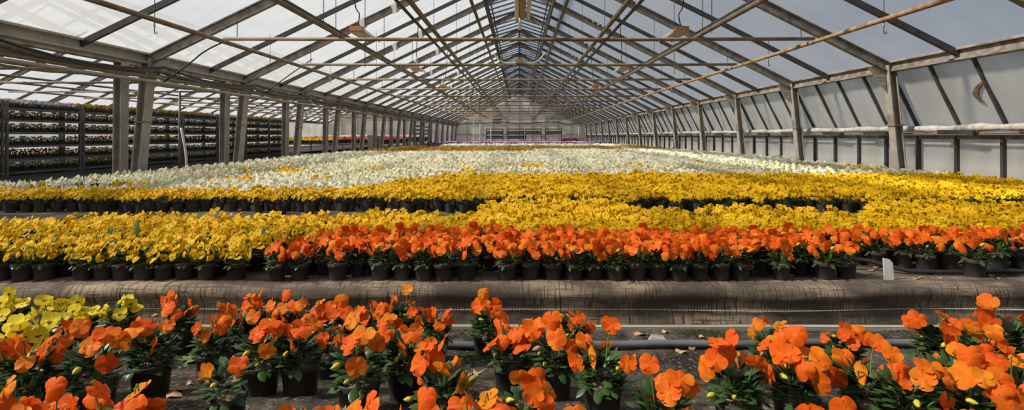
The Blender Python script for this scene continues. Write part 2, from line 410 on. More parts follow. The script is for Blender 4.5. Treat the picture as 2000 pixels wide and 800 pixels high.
for i in range(len(FR) - 1):
    ya, yb = FR[i], FR[i + 1]; mid = [ya + 1.7]
    for s, w in ((-1, 'bright'), (1, 'shaded')):
        e = EL if s < 0 else ER
        panel(6.0 * s, e, VENT * s, roof_z(VENT * s), ya, yb, f'milky roof sheet on the {w} slope, {nth(i)} along the house', 'main house roof sheets', mid)
    panel(-18.4, EL, -12.4, RZ, ya, yb, f'milky far roof sheet of the neighbouring house, {nth(i)} along it', 'neighbouring roof sheets', mid)
    panel(-6.42, EL, -12.4, RZ, ya, yb, f'milky near roof sheet of the neighbouring house, {nth(i)} along it', 'neighbouring roof sheets', mid)
    # ridge vents: clear flaps raised a little, on a ladder of bars
    for s, w in ((-1, 'bright'), (1, 'shaded')):
        lift = 0.16
        za = roof_z(VENT * s) + lift
        b = MB(); b.add([(VENT * s, ya + .03, za), (VENT * s, yb - .03, za), (.03 * s, yb - .03, RZ), (.03 * s, ya + .03, RZ)], [(0, 1, 2, 3)])
        p = b.obj('roof_vent_panel', M['vent']); tag(p, f'clear raised ridge vent on the {w} slope, {nth(i)} along the house', 'roof vent', 'ridge vents', 'structure')
        b = MB()
        for q in range(6):
            yy = ya + .05 + (yb - ya - .1) * q / 5
            b.bar((VENT * s, yy, za - .02), (.03 * s, yy, RZ - .03), .035, .04)
        b.bar((VENT * s, ya + .03, za - .02), (VENT * s, yb - .03, za - .02), .04, .05)
        b.obj('vent_frame', M['bar'], p)
        b = MB(); b.bar((VENT * s * .82, ya + .1, roof_z(VENT * s) - .16), (VENT * s * .82, yb - .1, roof_z(VENT * s) - .16), .03, .05)
        b.bar((VENT * s * .82, ya + .4, roof_z(VENT * s) - .16), (VENT * s * .98, ya + .4, za), .02, .02)
        b.bar((VENT * s * .82, yb - .4, roof_z(VENT * s) - .16), (VENT * s * .98, yb - .4, za), .02, .02)
        b.obj('vent_rod', M['bar'], p)

# film wall on the +x side: sloping windows above a ledge, upright sheets below
XW = 6.52
nwin = 0
for i in range(len(FR) - 1):
    ya, yb = FR[i], FR[i + 1]
    if yb < 2: continue
    nwin += 1
    w = thing(f'window_{nwin}', f'sloping film window between steel posts, {nth(nwin - 1)} along the wall', 'window', (6.25, ya, 1.0), 'sloping windows of the film wall', 'structure')
    def loc(p): return (p[0] - 6.25, p[1] - ya, p[2] - 1.0)
    b = MB(); g = 12
    for r in range(7):
        for q in range(g + 1):
            f_ = r / 6; y = ya + (yb - ya) * q / g
            bul = 0.012 * math.sin(q * 2.1 + i * 3 + r) * math.sin(PI * f_)
            b.v.append(loc((6.07 + (XW - 6.07) * f_ + bul, y, ER - .12 + (1.0 - ER + .12) * f_)))
    for r in range(6):
        for q in range(g):
            a = r * (g + 1) + q; b.f.append((a, a + 1, a + g + 2, a + g + 1)); b.m.append(0)
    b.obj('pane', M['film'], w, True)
    for q in range(4):
        y = ya + .02 + q * .75 + (.0 if q else .0)
        if q == 0: y = ya + .08
        b = MB(); b.bar(loc((6.05, y, ER - .12)), loc((XW - .02, y, 1.0)), .045, .04, (0, 1, 0)); b.obj('mullion', M['bar'], w)
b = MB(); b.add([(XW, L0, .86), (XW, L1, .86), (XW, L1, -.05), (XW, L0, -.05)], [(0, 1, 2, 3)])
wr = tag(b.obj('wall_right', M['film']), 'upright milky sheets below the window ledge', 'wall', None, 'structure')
for i in range(len(FR) - 1):
    for q in range(4):
        y = FR[i] + q * .75 + .06
        if y < 2.4: continue
        b = MB(); b.bar((XW - .03, y, 0), (XW - .03, y, .86), .05, .045, (0, 1, 0)); b.obj('glazing_bar', M['bar'], wr)
b = MB(); b.box((XW - .06, (L0 + L1) / 2, .90), (.16, L1 - L0, .035)); b.box((XW - .02, (L0 + L1) / 2, .84), (.05, L1 - L0, .06))
sill = tag(b.obj('window_sill', M['steel']), 'long ledge between the sloping windows and the upright sheets', 'ledge', None, 'structure')
b = MB(); b.tube([(XW - .11 + .014 * math.sin(i * 1.7), L0 + i * .3, .972 + .012 * math.sin(i * 1.1) * math.sin(i * .37)) for i in range(int((L1 - L0) / .3))], [.052 + .012 * math.sin(i * 2.3) for i in range(int((L1 - L0) / .3))], 8)
tag(b.obj('film_roll', M['bunched'], smooth=True), 'bunched clear film lying along the window ledge', 'plastic film')
b = MB(); b.tube([(XW - .21, 2, .895), (XW - .21, L1, .895)], .016, 6)
tag(b.obj('vent_shaft', M['pipe']), 'thin rust brown shaft along the window ledge', 'pipe')
n = 0
for i, y in enumerate(FR):
    if y < 2 or y > 49: continue
    for q in (.45, 1.75):
        b = MB(); b.bar((XW - .25, y + q, .90), (XW - .22, y + q + .66, .92), .045, .055); b.ring((XW - .23, y + q, .895), .03, .012, 'x', 8, 5)
        tag(b.obj('vent_lever', M['bar']), f'short dark vent lever on the window ledge, {nth(n) if n < 38 else "last"} along it', 'lever', 'vent levers on the ledge'); n += 1
# torn, stained place in one window film
b = MB(); c0 = Vector((6.07 + .45 * .62, 7.36, 0)); dx = (XW - 6.07); dz = (1.0 - ER + .12)
def onwin(u, v): return (6.07 + dx * v - .03, u, ER - .12 + dz * v)
cr = random.Random(3); arc = []
for q in range(15):
    a = PI * .78 * q / 14                  # hooked curve, open towards the next mullion
    wd = .05 + .055 * math.sin(PI * q / 14) + cr.uniform(-.012, .012)
    arc.append((7.06 + .20 * math.sin(a), .36 + .30 * q / 14, wd * (1.2 - .6 * q / 14)))
vs = [onwin(u - wd * .5, v) for u, v, wd in arc] + [onwin(u + wd * .5, v) for u, v, wd in arc]
vs += [(x + .012, y, z) for x, y, z in vs]
fs = [(q, q + 1, 15 + q + 1, 15 + q) for q in range(14)] + [(30 + q, 45 + q, 46 + q, 31 + q) for q in range(14)]
b.add(vs, fs)
tag(b.obj('film_tear', M['stain']), 'brown stained tear in the film of a sloping window', 'tear')
for nm, pts in (('beside the third steel post', [(1528, 306), (1518, 304), (1510, 307)]), ('at the wall foot behind the yellow bed', [(1868, 344), (1850, 335), (1832, 333), (1824, 335)])):
    Y_ = 11.3 if nm.startswith('beside') else 7.9
    hose('white_hose', smooth_pts([at(x, y, Y_) for x, y in pts]), .014, M['white'], f'curved white hose end {nm}')

# end walls and the far wall of the neighbouring house
b = MB(); y = 50.6
b.add([(-18.4, y, 0), (-6.2, y, 0), (-6.2, y, EL), (-12.4, y, RZ), (-18.4, y, EL)], [(0, 1, 2, 3, 4)])
b.add([(-6.2, y, 0), (6.5, y, 0), (6.5, y, .9), (6.02, y, ER), (0, y, RZ), (-6.2, y, EL)], [(0, 1, 2, 3, 4, 5)])
we = tag(b.obj('wall_back', M['endfilm']), 'dusty film gable wall at the far end', 'wall', None, 'structure')
b = MB()
for x in [-5 + 1.25 * i for i in range(9)] + [-17 + 1.5 * i for i in range(7)]:
    zt = (roof_z(x) if x > -6 else RZ - abs(x + 12.4) / 6 * (RZ - EL))
    b.bar((x, y - .04, 0), (x, y - .04, zt), .05, .05)
for z in (1.0, 2.1, 3.2):
    b.bar((-6 + (z > 2.2) * 2.4 , y - .05, z), (6 - (z > 2.2) * 2.4, y - .05, z), .05, .06)
b.obj('gable_frame', M['steel'], we)
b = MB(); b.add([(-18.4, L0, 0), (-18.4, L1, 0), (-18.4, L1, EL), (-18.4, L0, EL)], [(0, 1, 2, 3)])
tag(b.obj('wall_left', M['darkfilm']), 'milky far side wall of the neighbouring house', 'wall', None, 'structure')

# ------------------------------------------------------------------ pipework under the roof
def pipe(name, pts, r, m, label, group=None, n=8):
    b = MB(); b.tube(pts, r, n)
    return tag(b.obj(name, m, smooth=True), label, 'pipe', group)
CB = [y - .15 for y in FR if y > 8]
HP = HC + 1.50
for i, y in enumerate(CB):
    pipe('cross_pipe', [(-4.68, y, HP + .035), (-1.5, y, HP + .025), (1.5, y, HP + .022), (4.68, y, HP + .035)], .031, M['pipe'], f'tan pipe hung across the house, {nth(i)} from the front', 'cross pipes under the main roof')
    pipe('cross_pipe', [(-16.8, y, HP - .05), (-8.0, y, HP - .05)], .03, M['pipe'], f'tan pipe hung across the neighbouring house, {nth(i)} from the front', 'cross pipes of the neighbouring house')
for s, w in ((-1, 'bright'), (1, 'shaded')):
    pipe('long_pipe', [(4.61 * s, y, HP - .033) for y in (2.5, 20, 49)], .034, M['rust'] if s > 0 else M['pipe'], f'outermost lengthwise pipe carrying the cross pipe ends below the {w} slope', 'lengthwise pipes')  # the sunlit outer pipe is painted a brighter orange tan
    pipe('long_pipe', [(2.85 * s, y, HP + .09) for y in (2.5, 20, 49)], .036, M['pipe'], f'lengthwise pipe beside the lamps below the {w} slope', 'lengthwise pipes')
    pipe('long_pipe', [(3.05 * s, y, HP + .26) for y in (2.5, 20, 49)], .026, M['greycable'], f'thin grey lengthwise pipe above the lamp pipe below the {w} slope', 'lengthwise pipes')
    pipe('long_pipe', [(1.30 * s, y, HP + .10) for y in (2.5, 20, 49)], .033, M['pipe'], f'lengthwise pipe between lamps and ridge below the {w} slope', 'lengthwise pipes')
    pipe('long_pipe', [(1.38 * s, y, HP + .02) for y in (2.5, 20, 49)], .02, M['greycable'], f'thin pipe slung beneath the middle pipe below the {w} slope', 'lengthwise pipes')
    pipe('long_pipe', [(0.57 * s, y, HP + .10) for y in (2.5, 20, 36)], .022, M['pipe'], f'thin lengthwise pipe nearest the ridge line below the {w} slope', 'lengthwise pipes')
for x, z in ((-7.9, .02), (-9.6, .1), (-11.2, .1), (-13.6, .1), (-15.2, .1), (-16.9, .02)):
    pipe('long_pipe', [(x, y, HP + z) for y in (2.5, 20, 49)], .032, M['pipe'], f'lengthwise pipe in the neighbouring house, {abs(x) - 6.4:.0f} metres beyond the gutter'.replace(' 1 ', ' one ').replace(' 3 ', ' three ').replace(' 5 ', ' five ').replace(' 7 ', ' seven ').replace(' 9 ', ' nine ').replace(' 10 ', ' ten '), 'lengthwise pipes of the neighbouring house')
# cables and pipes along the gutter posts
def sag(x, z, d, r, m, label, name='gutter_cable', ph=0.0):
    pts = []; y = 2.5
    while y < 49:
        f_ = ((y - 2.51) / 3.0) % 1.0
        pts.append((x + .01 * math.sin(y * 1.3 + ph), y, z - d * 4 * f_ * (1 - f_) * (1 + .4 * math.sin(y * .21 + ph)))); y += .5
    return pipe(name, pts, r, m, label, 'cables and pipes along the gutter', 7)
sag(-5.80, HC + 1.04, .05, .036, M['greycable'], 'thick sagging grey cable bundle along the gutter posts')
sag(-5.70, HC + 1.10, .11, .020, M['black'], 'thin black cable sagging above the grey bundle', ph=1)
sag(-5.82, HC + .94, .02, .034, M['pipe'], 'brown pipe running under the cable bundle along the gutter', 'gutter_pipe', ph=2)
sag(-5.74, HC + .855, .015, .024, M['post'], 'slim grey pipe lowest along the gutter posts', 'gutter_pipe', ph=3)
sag(-6.62, HC + 1.12, .05, .030, M['greycable'], 'grey pipe behind the upright posts below the gutter', 'gutter_pipe', ph=.5)
sag(-6.66, HC + 1.00, .09, .022, M['pipe'], 'thin tan cable behind the upright posts', ph=1.5)
# chains and drop wires
def chain_mesh(L, wire=0.0):
    b = MB(); z = 0.0; i = 0
    if wire: b.tube([(0, 0, 0), (0, 0, -wire)], .004, 5); z = -wire
    while z > -L:
        pts = [(0, .008 * math.cos(t) if i % 2 else 0, z - .018 + .02 * math.sin(t)) if i % 2 else (.008 * math.cos(t), 0, z - .018 + .02 * math.sin(t)) for t in [2 * PI * q / 8 for q in range(9)]]
        b.tube(pts, .0034, 4); z -= .032; i += 1
    return b
def hang(name, x, y, z0, z1, label, group, hook=False, wire=False):
    L = z0 - z1
    t = thing(name, label, 'chain' if not hook else 'hook', (x, y, z0), group)
    if wire or hook:
        b = MB(); b.tube([(0, 0, 0), (.004, 0, -L * .5), (0, 0, -L)], .0045, 5); b.obj('wire', M['black'], t)
    else:
        chain_mesh(L).obj('chain_links', M['bar'], t)
    if hook:
        b = MB(); b.tube([(0, 0, -L + .10), (0, 0, -L + .02)], .012, 8); b.obj('plastic_sleeve', M['white'], t, True)
        b = MB(); b.tube([(0, 0, -L + .02), (0, 0, -L - .05)] + [(.018 - .018 * math.cos(a), 0, -L - .05 - .018 * math.sin(a)) for a in (.6, 1.4, 2.2, 3.0, 3.7)], .0055, 6); b.obj('hook', M['black'], t, True)
for i, y in enumerate(CB):
    for s, w in ((-1, 'bright'), (1, 'shaded')):
        hang('hanging_chain', 4.55 * s, y + .15, roof_z(4.55 * s) - .16, HP + .06, f'short chain to a cross pipe end below the {w} slope, {nth(i)} from the front', 'chains at the cross pipe ends')
        hang('hanging_chain', 2.92 * s, y + .04, roof_z(2.92 * s) - .12, HP + .05, f'chain holding the lamp pipe below the {w} slope, {nth(i)} from the front', 'chains at the lamp pipes')
        if i < 9:
            hang('hanging_wire', 1.36 * s, y + .04, roof_z(1.36 * s) - .12, HP + .13, f'thin wire to the middle pipe below the {w} slope, {nth(i)} from the front', 'wires to the middle pipes', wire=True)
for i in range(8):
    y = 6.68 + 3.1 * i
    for s, w in ((-1, 'bright'), (1, 'shaded')):
        hang('hanging_hook', 4.62 * s, y, roof_z(4.62 * s) - .08, HC + 1.36, f'wire with white sleeve and hook beside the outermost pipe, {w} slope, {nth(i)}', 'hooks beside the outermost pipes', hook=True)
for i, (px, y, zz) in enumerate(((713, 9.75, 1.28), (1317, 9.7, 1.15), (632, 7.7, 1.62), (1390, 7.8, 1.55), (735, 12.6, 1.3), (1292, 12.4, 1.2), (770, 14.6, 1.25))):
    x = (px - VX) * y / F
    hang('hanging_chain', x, y, roof_z(x) - .05, HC + zz, f'long loose chain hanging between lamp pipe and rafters, {nth(i)} from the front', 'long loose chains', wire=i > 3)
# lamps on the lamp pipes
for i, y in enumerate((9.05, 14.0, 19.2, 24.4, 29.6)):
    for s, w in ((-1, 'bright'), (1, 'shaded')):
        t = thing('grow_lamp', f'long cream lamp housing on the pipe below the {w} slope, {nth(i)} from the front', 'lamp', (2.77 * s, y, HP + .29), 'grow lamps')
        b = MB(); n_ = 10; vs = []
        for e in (0, 1.0):
            for q in range(n_ + 1):
                a = PI * q / n_; vs.append((.125 * math.cos(a), e, -.02 + .11 * math.sin(a)))
            for q in range(n_ + 1):
                a = PI * (1 - q / n_); vs.append((.115 * math.cos(a), e, -.02 + .10 * math.sin(a)))
        k = 2 * (n_ + 1); b.add(vs, [(q, (q + 1) % k, k + (q + 1) % k, k + q) for q in range(k)] + [tuple(range(k))[::-1], tuple(range(k, 2 * k))]); b.obj('reflector', M['cream'], t, False)
        b = MB(); b.box((0, -.06, .03), (.22, .12, .075)); b.obj('end_cap', M['copper'], t)
        b = MB(); b.tube([(0, .05, .03), (0, .95, .03)], .018, 8); b.obj('tube', M['white'], t, True)
        zr = roof_z(2.4 * s) - HP - .13 - .05
        b = MB(); b.tube([Vector((p[0] * -s, p[1], p[2])) for p in smooth_pts([Vector((0, -.02, .08)), Vector((.12, -.3, .22)), Vector((.2, -.8, .3)), Vector((.32, -1.15, zr * .75)), Vector((.4, -1.3, zr))], 5)], .010, 5); b.obj('power_cable', M['black'], t, True)
# tube lamp below the ridge
t = thing('tube_lamp', 'twin tube lamp fitting hung under the ridge at the top', 'lamp', (.06, 5.2, HC + 2.1))
b = MB(); b.bar((0, 0, .03), (0, 4.3, .03), .10, .05); b.obj('housing', M['rust'], t)
for s in (-1, 1):
    b = MB(); b.tube([(.10 * s, 0, 0), (.10 * s, 4.3, 0)], .035, 10); b.obj('tube', M['cream'], t, True)
    b = MB(); b.tube([(.10 * s, 4.3, 0), (.10 * s, 4.34, 0)], .04, 10); b.obj('end_cap', M['bar'], t, True)
b = MB(); b.tube([(0, .5, .05), (0, .5, RZ - HC - 2.25)], .008, 5); b.tube([(0, 3.9, .05), (0, 3.9, RZ - HC - 2.25)], .008, 5); b.obj('suspension_rod', M['bar'], t)
t = thing('bulb_lamp', 'small white bulb hanging below the ridge behind the tube lamp', 'lamp', at(1015, 58, 13.5))
b = MB(); b.lathe([(.0, -.02), (.04, 0), (.045, .1), (.045, .26), (.03, .3), (0, .3)], 10); b.obj('bulb', M['white'], t, True)
b = MB(); b.tube([(0, 0, .3), (0, 0, RZ - at(1015, 58, 13.5).z - .12)], .006, 5); b.obj('cord', M['black'], t)
t = thing('sagging_hose', 'cream hose sagging in two bows on the second cross pipe', 'hose', (0, 11.3, HP + .05))
for s in (-1, 1):
    b = MB(); b.tube(smooth_pts([Vector((.03 * s, 0, .03)), Vector((.22 * s, 0, .0)), Vector((.40 * s, 0, .05)), Vector((.55 * s, 0, .22))]), .016, 7); b.obj('bow', M['cream'], t, True)
b = MB(); b.box((0, 0, .04), (.16, .08, .08)); b.obj('joint', M['rust'], t)
# plastic strips wrapped round the rafters
for i, y in enumerate([y for y in FR if y > 11][:9]):
    for x in (-3.42, -2.72):
        t = thing('plastic_strip', f'white plastic strip wrapped round a bright slope rafter, {nth(i)} strip pair, {"lower" if x < -3 else "upper"} one', 'strip', (x, y, roof_z(x) - .09), 'white strips on the rafters')
        b = MB(); b.bar((-.05, 0, -.025), (.05, 0, .025), .115, .19); b.obj('wrap', M['white'], t)
        b = MB(); b.add([(-.03, -.06, .06), (.06, -.06, .09), (.05, -.075, -.12), (-.02, -.07, -.15), (-.03, -.055, .06), (.06, -.055, .09), (.05, -.07, -.12), (-.02, -.065, -.15)], [(0, 1, 2, 3), (7, 6, 5, 4), (0, 4, 5, 1), (1, 5, 6, 2), (2, 6, 7, 3), (3, 7, 4, 0)]); b.obj('loose_end', M['white'], t)
for i, y in enumerate([y for y in FR if y > 8][:6]):
    x = 2.32; b = MB()
    for q in range(5):
        xx = -.28 + q * .13; b.box((xx, -.05, -xx * .5 + .05 + R.uniform(-.01, .02)), (.05, .02, .05), 0, R.uniform(-.3, .3))
    o = b.obj('flaking_patch', M['white']); o.location = (x, y, roof_z(x) - .09)
    tag(o, f'flaking white patch on a shaded slope rafter, {nth(i)} from the front', 'patch', 'flaking patches on the rafters')
for i, (p, lab) in enumerate((([(0, 58, 7), (45, 40, 7), (100, 4, 7)], 'black cable crossing the roof corner above the gutter'), ([(320, 160, 8.3), (365, 128, 8.2), (400, 100, 8.1), (436, 82, 8.2)], 'black cable rising from the gutter to the outermost pipe'), ([(520, 180, 12), (560, 150, 12), (610, 115, 12)], 'thin dark cable rising from the gutter behind the second post'))):
    hose('hanging_cable', smooth_pts([at(*q) for q in p]), .012, M['black'], lab, 6)

# ------------------------------------------------------------------ pansies
def petal_list(rng):
    j = lambda a: rng.uniform(-a, a)
    return [(90 + 44 + j(6), 1.0, 52, -.07, 0), (90 - 44 + j(6), 1.0, 52, -.04, 0), (196 + j(6), .92, 46, .0, 1), (-16 + j(6), .92, 46, .02, 1), (270 + j(5), .92, 56, .07, 1)]
def flower(b, rng, rad, mtx, rings, na, mi_petal=0, mi_eye=1, eye=True, fold=None):
    cup = rng.uniform(-.30, .22); fold = rng.uniform(-.15, .5) if fold is None else fold
    for a0, ln, span, zo, low in petal_list(rng):
        ph = rng.uniform(0, 6.28); pc = rng.uniform(-.22, .22); vs = []; fs = []
        L = ln * rng.uniform(.92, 1.06)
        for r in rings:
            for i in range(na + 1):
                t = -1 + 2 * i / na; a = math.radians(a0 + t * span)
                ro = L * (1 - .30 * abs(t) ** 3.0) * (1 + .04 * math.sin(4 * t + ph))
                x = r * ro * math.cos(a); y = r * ro * math.sin(a)
                z = zo * (1.2 - r) + (cup + pc) * r * r + .09 * r * r * math.sin(3.3 * t + ph)
                if fold > .2: z -= (fold - .2) * x * x * 1.2
                y2 = y
                vs.append(mtx @ Vector((x * rad, y2 * rad, z * rad)))
        n = na + 1
        for k in range(len(rings) - 1):
            for i in range(na):
                fs.append((k * n + i, (k + 1) * n + i, (k + 1) * n + i + 1, k * n + i + 1))
        if eye:
            q = na
            b.add(vs, fs[q:], mi_petal)
            base = len(b.v) - len(vs)
            # innermost ring shares the vertices
            for f_ in fs[:q]:
                b.f.append(tuple(v + base for v in f_)); b.m.append(mi_eye if low else mi_petal)
        else:
            b.add(vs, fs, mi_petal)
def flower_low(b, rng, rad, mtx, mi=0, me=1, n=9, eye=True):
    c = len(b.v); ph = rng.uniform(0, 6)
    b.v.append(tuple(mtx @ Vector((0, 0, -.12 * rad))))
    for i in range(n):
        a = 2 * PI * i / n; r = rad * (1 + .14 * math.cos(5 * a / 1 + PI / 2) + .06 * math.sin(3 * a + ph))
        b.v.append(tuple(mtx @ Vector((r * math.cos(a), r * math.sin(a), rad * .16 * math.sin(2 * a + ph)))))
    for i in range(n):
        b.f.append((c, c + 1 + i, c + 1 + (i + 1) % n)); b.m.append(mi)
    if eye:
        e = rad * .26
        b.add([mtx @ Vector((x * e, y * e - .12 * rad, .02 * rad)) for x, y in ((-1, 0), (0, -1.1), (1, 0), (0, .9))], [(0, 1, 2, 3)], me)
def leaf(b, rng, base, az, el, L, W, droop, segs, mi=0):
    vs = []; p = Vector(base); e = el
    for i in range(segs + 1):
        t = i / segs; w = W * math.sin(PI * min(1, .10 + .90 * t) ** 1.15) * (1 if t < 1 else .15) * .5 + (.0012 if t < 1 else 0)
        d = Vector((math.cos(az) * math.cos(e), math.sin(az) * math.cos(e), math.sin(e)))
        sd = Vector((-math.sin(az), math.cos(az), 0)); up = sd.cross(d) * -1
        up = d.cross(sd) * -1
        vs += [p - sd * w + up * w * .35, p, p + sd * w + up * w * .35]
        p = p + d * (L / segs); e -= droop / segs
    fs = []
    for i in range(segs):
        q = i * 3; fs += [(q, q + 1, q + 4, q + 3), (q + 1, q + 2, q + 5, q + 4)]
    b.add(vs, fs, mi)
def foliage(b, rng, n, segs, spread=1.0, tall=1.0, mi=0, big=1.0):
    for i in range(n):
        az = rng.uniform(0, 2 * PI); u = rng.random()
        r0 = .012 + .026 * rng.random(); z0 = .072 + u * .072 * tall
        el = rng.uniform(-.1, .5) + u * .75
        if rng.random() < .06: el = -.30; z0 = .085; r0 = .045
        leaf(b, rng, (r0 * math.cos(az), r0 * math.sin(az), z0), az + rng.uniform(-.4, .4), el, rng.uniform(.026, .045) * spread, rng.uniform(.013, .021) * big, rng.uniform(.3, 1.1), segs, mi)
def face_matrix(rng, pos, tilt=1.0):
    n = Vector((-.30 + rng.gauss(0, .38) * tilt, -.80 + rng.gauss(0, .25) * tilt, .48 + rng.gauss(0, .33) * tilt))
    if n.y > -.1: n.y = -.1
    n.normalize()
    up = Vector((0, 0, 1)) - n * n.z
    if up.length < .1: up = Vector((0, 1, 0)) - n * n.y
    up.normalize(); side = up.cross(n).normalized()
    m = Matrix((side, up, n)).transposed().to_4x4()
    m = m @ Matrix.Rotation(rng.uniform(-.35, .35), 4, 'Z')
    m.translation = pos
    return m
def flower_spots(rng, n, rmax, zlo, zhi):
    out = []
    for k in range(n):
        for tries in range(30):
            a = rng.uniform(0, 2 * PI); r = rmax * math.sqrt(rng.random())
            p = Vector((r * math.cos(a), r * math.sin(a), zlo + (zhi - zlo) * (1 - (r / rmax) ** 2 * .75) * rng.uniform(.55, 1.0)))
            p.y -= .012
            if all((p - q).length > .027 for q in out): break
        out.append(p)
    return out
def pot_mesh(n=20):
    b = MB()
    b.lathe([(0, .001), (.037, .001), (.0385, 0), (.040, .004), (.0462, .068), (.0485, .0685), (.0495, .072), (.0505, .083), (.0495, .0855), (.0475, .085), (.0465, .07)], n)
    return b.mesh('pot', [M['pot']], True)
def soil_mesh(n=16, seed=0):
    b = MB(); rng = random.Random(seed)
    b.v.append((0, 0, .080))
    for k, r in enumerate((.018, .034, .0470)):
        for i in range(n):
            a = 2 * PI * i / n; b.v.append((r * math.cos(a), r * math.sin(a), .0785 - .002 * k + rng.uniform(-.003, .004)))
    for i in range(n): b.f.append((0, 1 + i, 1 + (i + 1) % n)); b.m.append(0)
    for k in range(2):
        for i in range(n): b.f.append((1 + k * n + i, 1 + (k + 1) * n + i, 1 + (k + 1) * n + (i + 1) % n, 1 + k * n + (i + 1) % n)); b.m.append(0)
    for i in range(26):     # straw and bark bits along the rim
        a = rng.uniform(0, 2 * PI); r = rng.uniform(.030, .0455); p = Vector((r * math.cos(a), r * math.sin(a), .081)); q = rng.uniform(0, PI); l = rng.uniform(.004, .010)
        b.bar(p, p + Vector((math.cos(q) * l, math.sin(q) * l, rng.uniform(0, .005))), .0022, .0022)
    return b.mesh('soil', [M['soil']], False)
POT = pot_mesh(20); POT_LOW = pot_mesh(12)
SOILS = [soil_mesh(16, s) for s in range(3)]
RF = [.05, .20, .45, .75, 1.0]
def flower_meshes(tagname, rad, mp, mthroat, n=8, rings=RF, na=6, eye=True, seed=0):
    out = []
    for i in range(n):
        rng = random.Random(seed + i * 17); b = MB(); flower(b, rng, rad, Matrix.Identity(4), rings, na, 0, 1, eye)
        out.append(b.mesh('flower', [mp, mthroat], True))
    return out
FL_O = flower_meshes('o', .0285, M['orange'], M['throat_o'], 10, seed=11)
FL_Y = flower_meshes('y', .0225, M['yellow'], M['eye'], 8, rings=[.10, .34, .68, 1.0], na=5, seed=211)
FL_L = flower_meshes('l', .0265, M['lemon'], M['eye'], 6, rings=[.10, .30, .6, 1.0], na=6, seed=411)
FL_Y1 = flower_meshes('y1', .0245, M['yellow'], M['eye'], 6, rings=[.10, .36, 1.0], na=3, seed=311)
def bud_mesh(m):
    b = MB(); b.lathe([(0, -.002), (.004, .0), (.0065, .006), (.005, .013), (.0015, .019), (0, .02)], 7)
    return b.mesh('bud', [m], True)
BUDS = [bud_mesh(M['bud']), bud_mesh(M['dry'])]

def build_plant(name, variant, nfl, flowers, rmax, zlo, zhi, nleaf, segs, stems, nbud, seed, mleaf, low_pot=False, spread=1.0, parts=True):
    """one potted plant with its parts at the origin; copied afterwards"""
    rng = random.Random(seed)
    root = bpy.data.objects.new(name, None); C.objects.link(root); root.empty_display_size = .05
    pot = link('pot', POT_LOW if low_pot else POT, root)
    link('soil', SOILS[seed % 3], pot)
    b = MB(); foliage(b, rng, nleaf, segs, spread)
    spots = flower_spots(rng, nfl, rmax, zlo, zhi)
    if not stems:
        for p in spots:
            q = Vector((p.x * .25, p.y * .25, .085)); b.tube([q, (q + p) / 2 + Vector((0, 0, .008)), p + Vector((0, .006, -.004))], .0014, 4, 1)
    link('foliage', b.mesh('foliage', [mleaf, M['stem']], True), root)
    for p in spots:
        fm = flowers[rng.randrange(len(flowers))]
        f = link('flower', fm, root)
        mt = face_matrix(rng, p, 1.75 if stems else 1.2); sc = rng.uniform(.76, 1.06) if stems else rng.uniform(.80, 1.08)
        fm4 = mt @ Matrix.Diagonal((sc, sc, sc, 1)); f.matrix_local = fm4
        if stems:
            inv = fm4.inverted()
            q = Vector((p.x * .3, p.y * .3, .085)); back = mt.to_3x3() @ Vector((0, .1, -1))
            top = p + back * .014 + Vector((0, 0, .004))
            pts = smooth_pts([q, (q * .4 + top * .6) + Vector((0, .004, .002)), top, p + back * .002], 3)
            b = MB(); b.tube([inv @ v for v in pts], .0017, 5)
            link('stem', b.mesh('stem', [M['stem']], True), f)
    for i in range(nbud):
        a = rng.uniform(0, 6.28); r = rng.uniform(.02, .055); z = rng.uniform(.10, .16)
        o = link('bud', BUDS[1 if rng.random() < .3 else 0], root)
        o.location = (r * math.cos(a), r * math.sin(a) - .01, z); o.rotation_euler = (rng.uniform(.6, 1.8), rng.uniform(-.5, .5), rng.uniform(-1, 1))
        sc = rng.uniform(.8, 1.2); o.scale = (sc, sc, sc)
    return root
used = {}
def place(proto, loc, rz, s, label, group=None, cat='potted plant'):
    if proto.name in used:
        o = copy_tree(proto)
    else:
        used[proto.name] = 1; o = proto
    o.location = loc; o.rotation_euler = (0, 0, rz); o.scale = (s, s, s)
    for k in ('group',):
        if k in o: del o[k]
    return tag(o, label, cat, group)

ORANGE = [build_plant('potted_orange_pansy', i, 7 + i % 4, FL_O, .070, .112, .235, 135, 4, True, 3, 900 + i, M['leaf']) for i in range(9)]
ORANGE_BED = [build_plant('potted_orange_pansy', i, 6 + i % 4, FL_O, .062, .115, .205, 75, 3, False, 1, 1900 + i, M['leaf']) for i in range(8)]
LEMON = [build_plant('potted_yellow_pansy', i, 9 + i % 3, FL_L, .066, .12, .22, 115, 4, True, 2, 2900 + i, M['leaf']) for i in range(4)]
YELLOW_BED = [build_plant('potted_yellow_pansy', i, 12 + i % 4, FL_Y, .066, .105, .195, 70, 3, False, 0, 3900 + i, M['leaf']) for i in range(7)]

def rim_solve(px, py, s):
    lo, hi = .6, 2.3
    for _ in range(40):
        Y = (lo + hi) / 2; x = (px - VX) * Y / F
        z = pit_z(x, Y) + .083 * s
        y_img = VY + F * (HC - z) / Y
        if y_img > py: lo = Y
        else: hi = Y
    x = (px - VX) * Y / F
    return (x, Y, pit_z(x, Y) - .002)
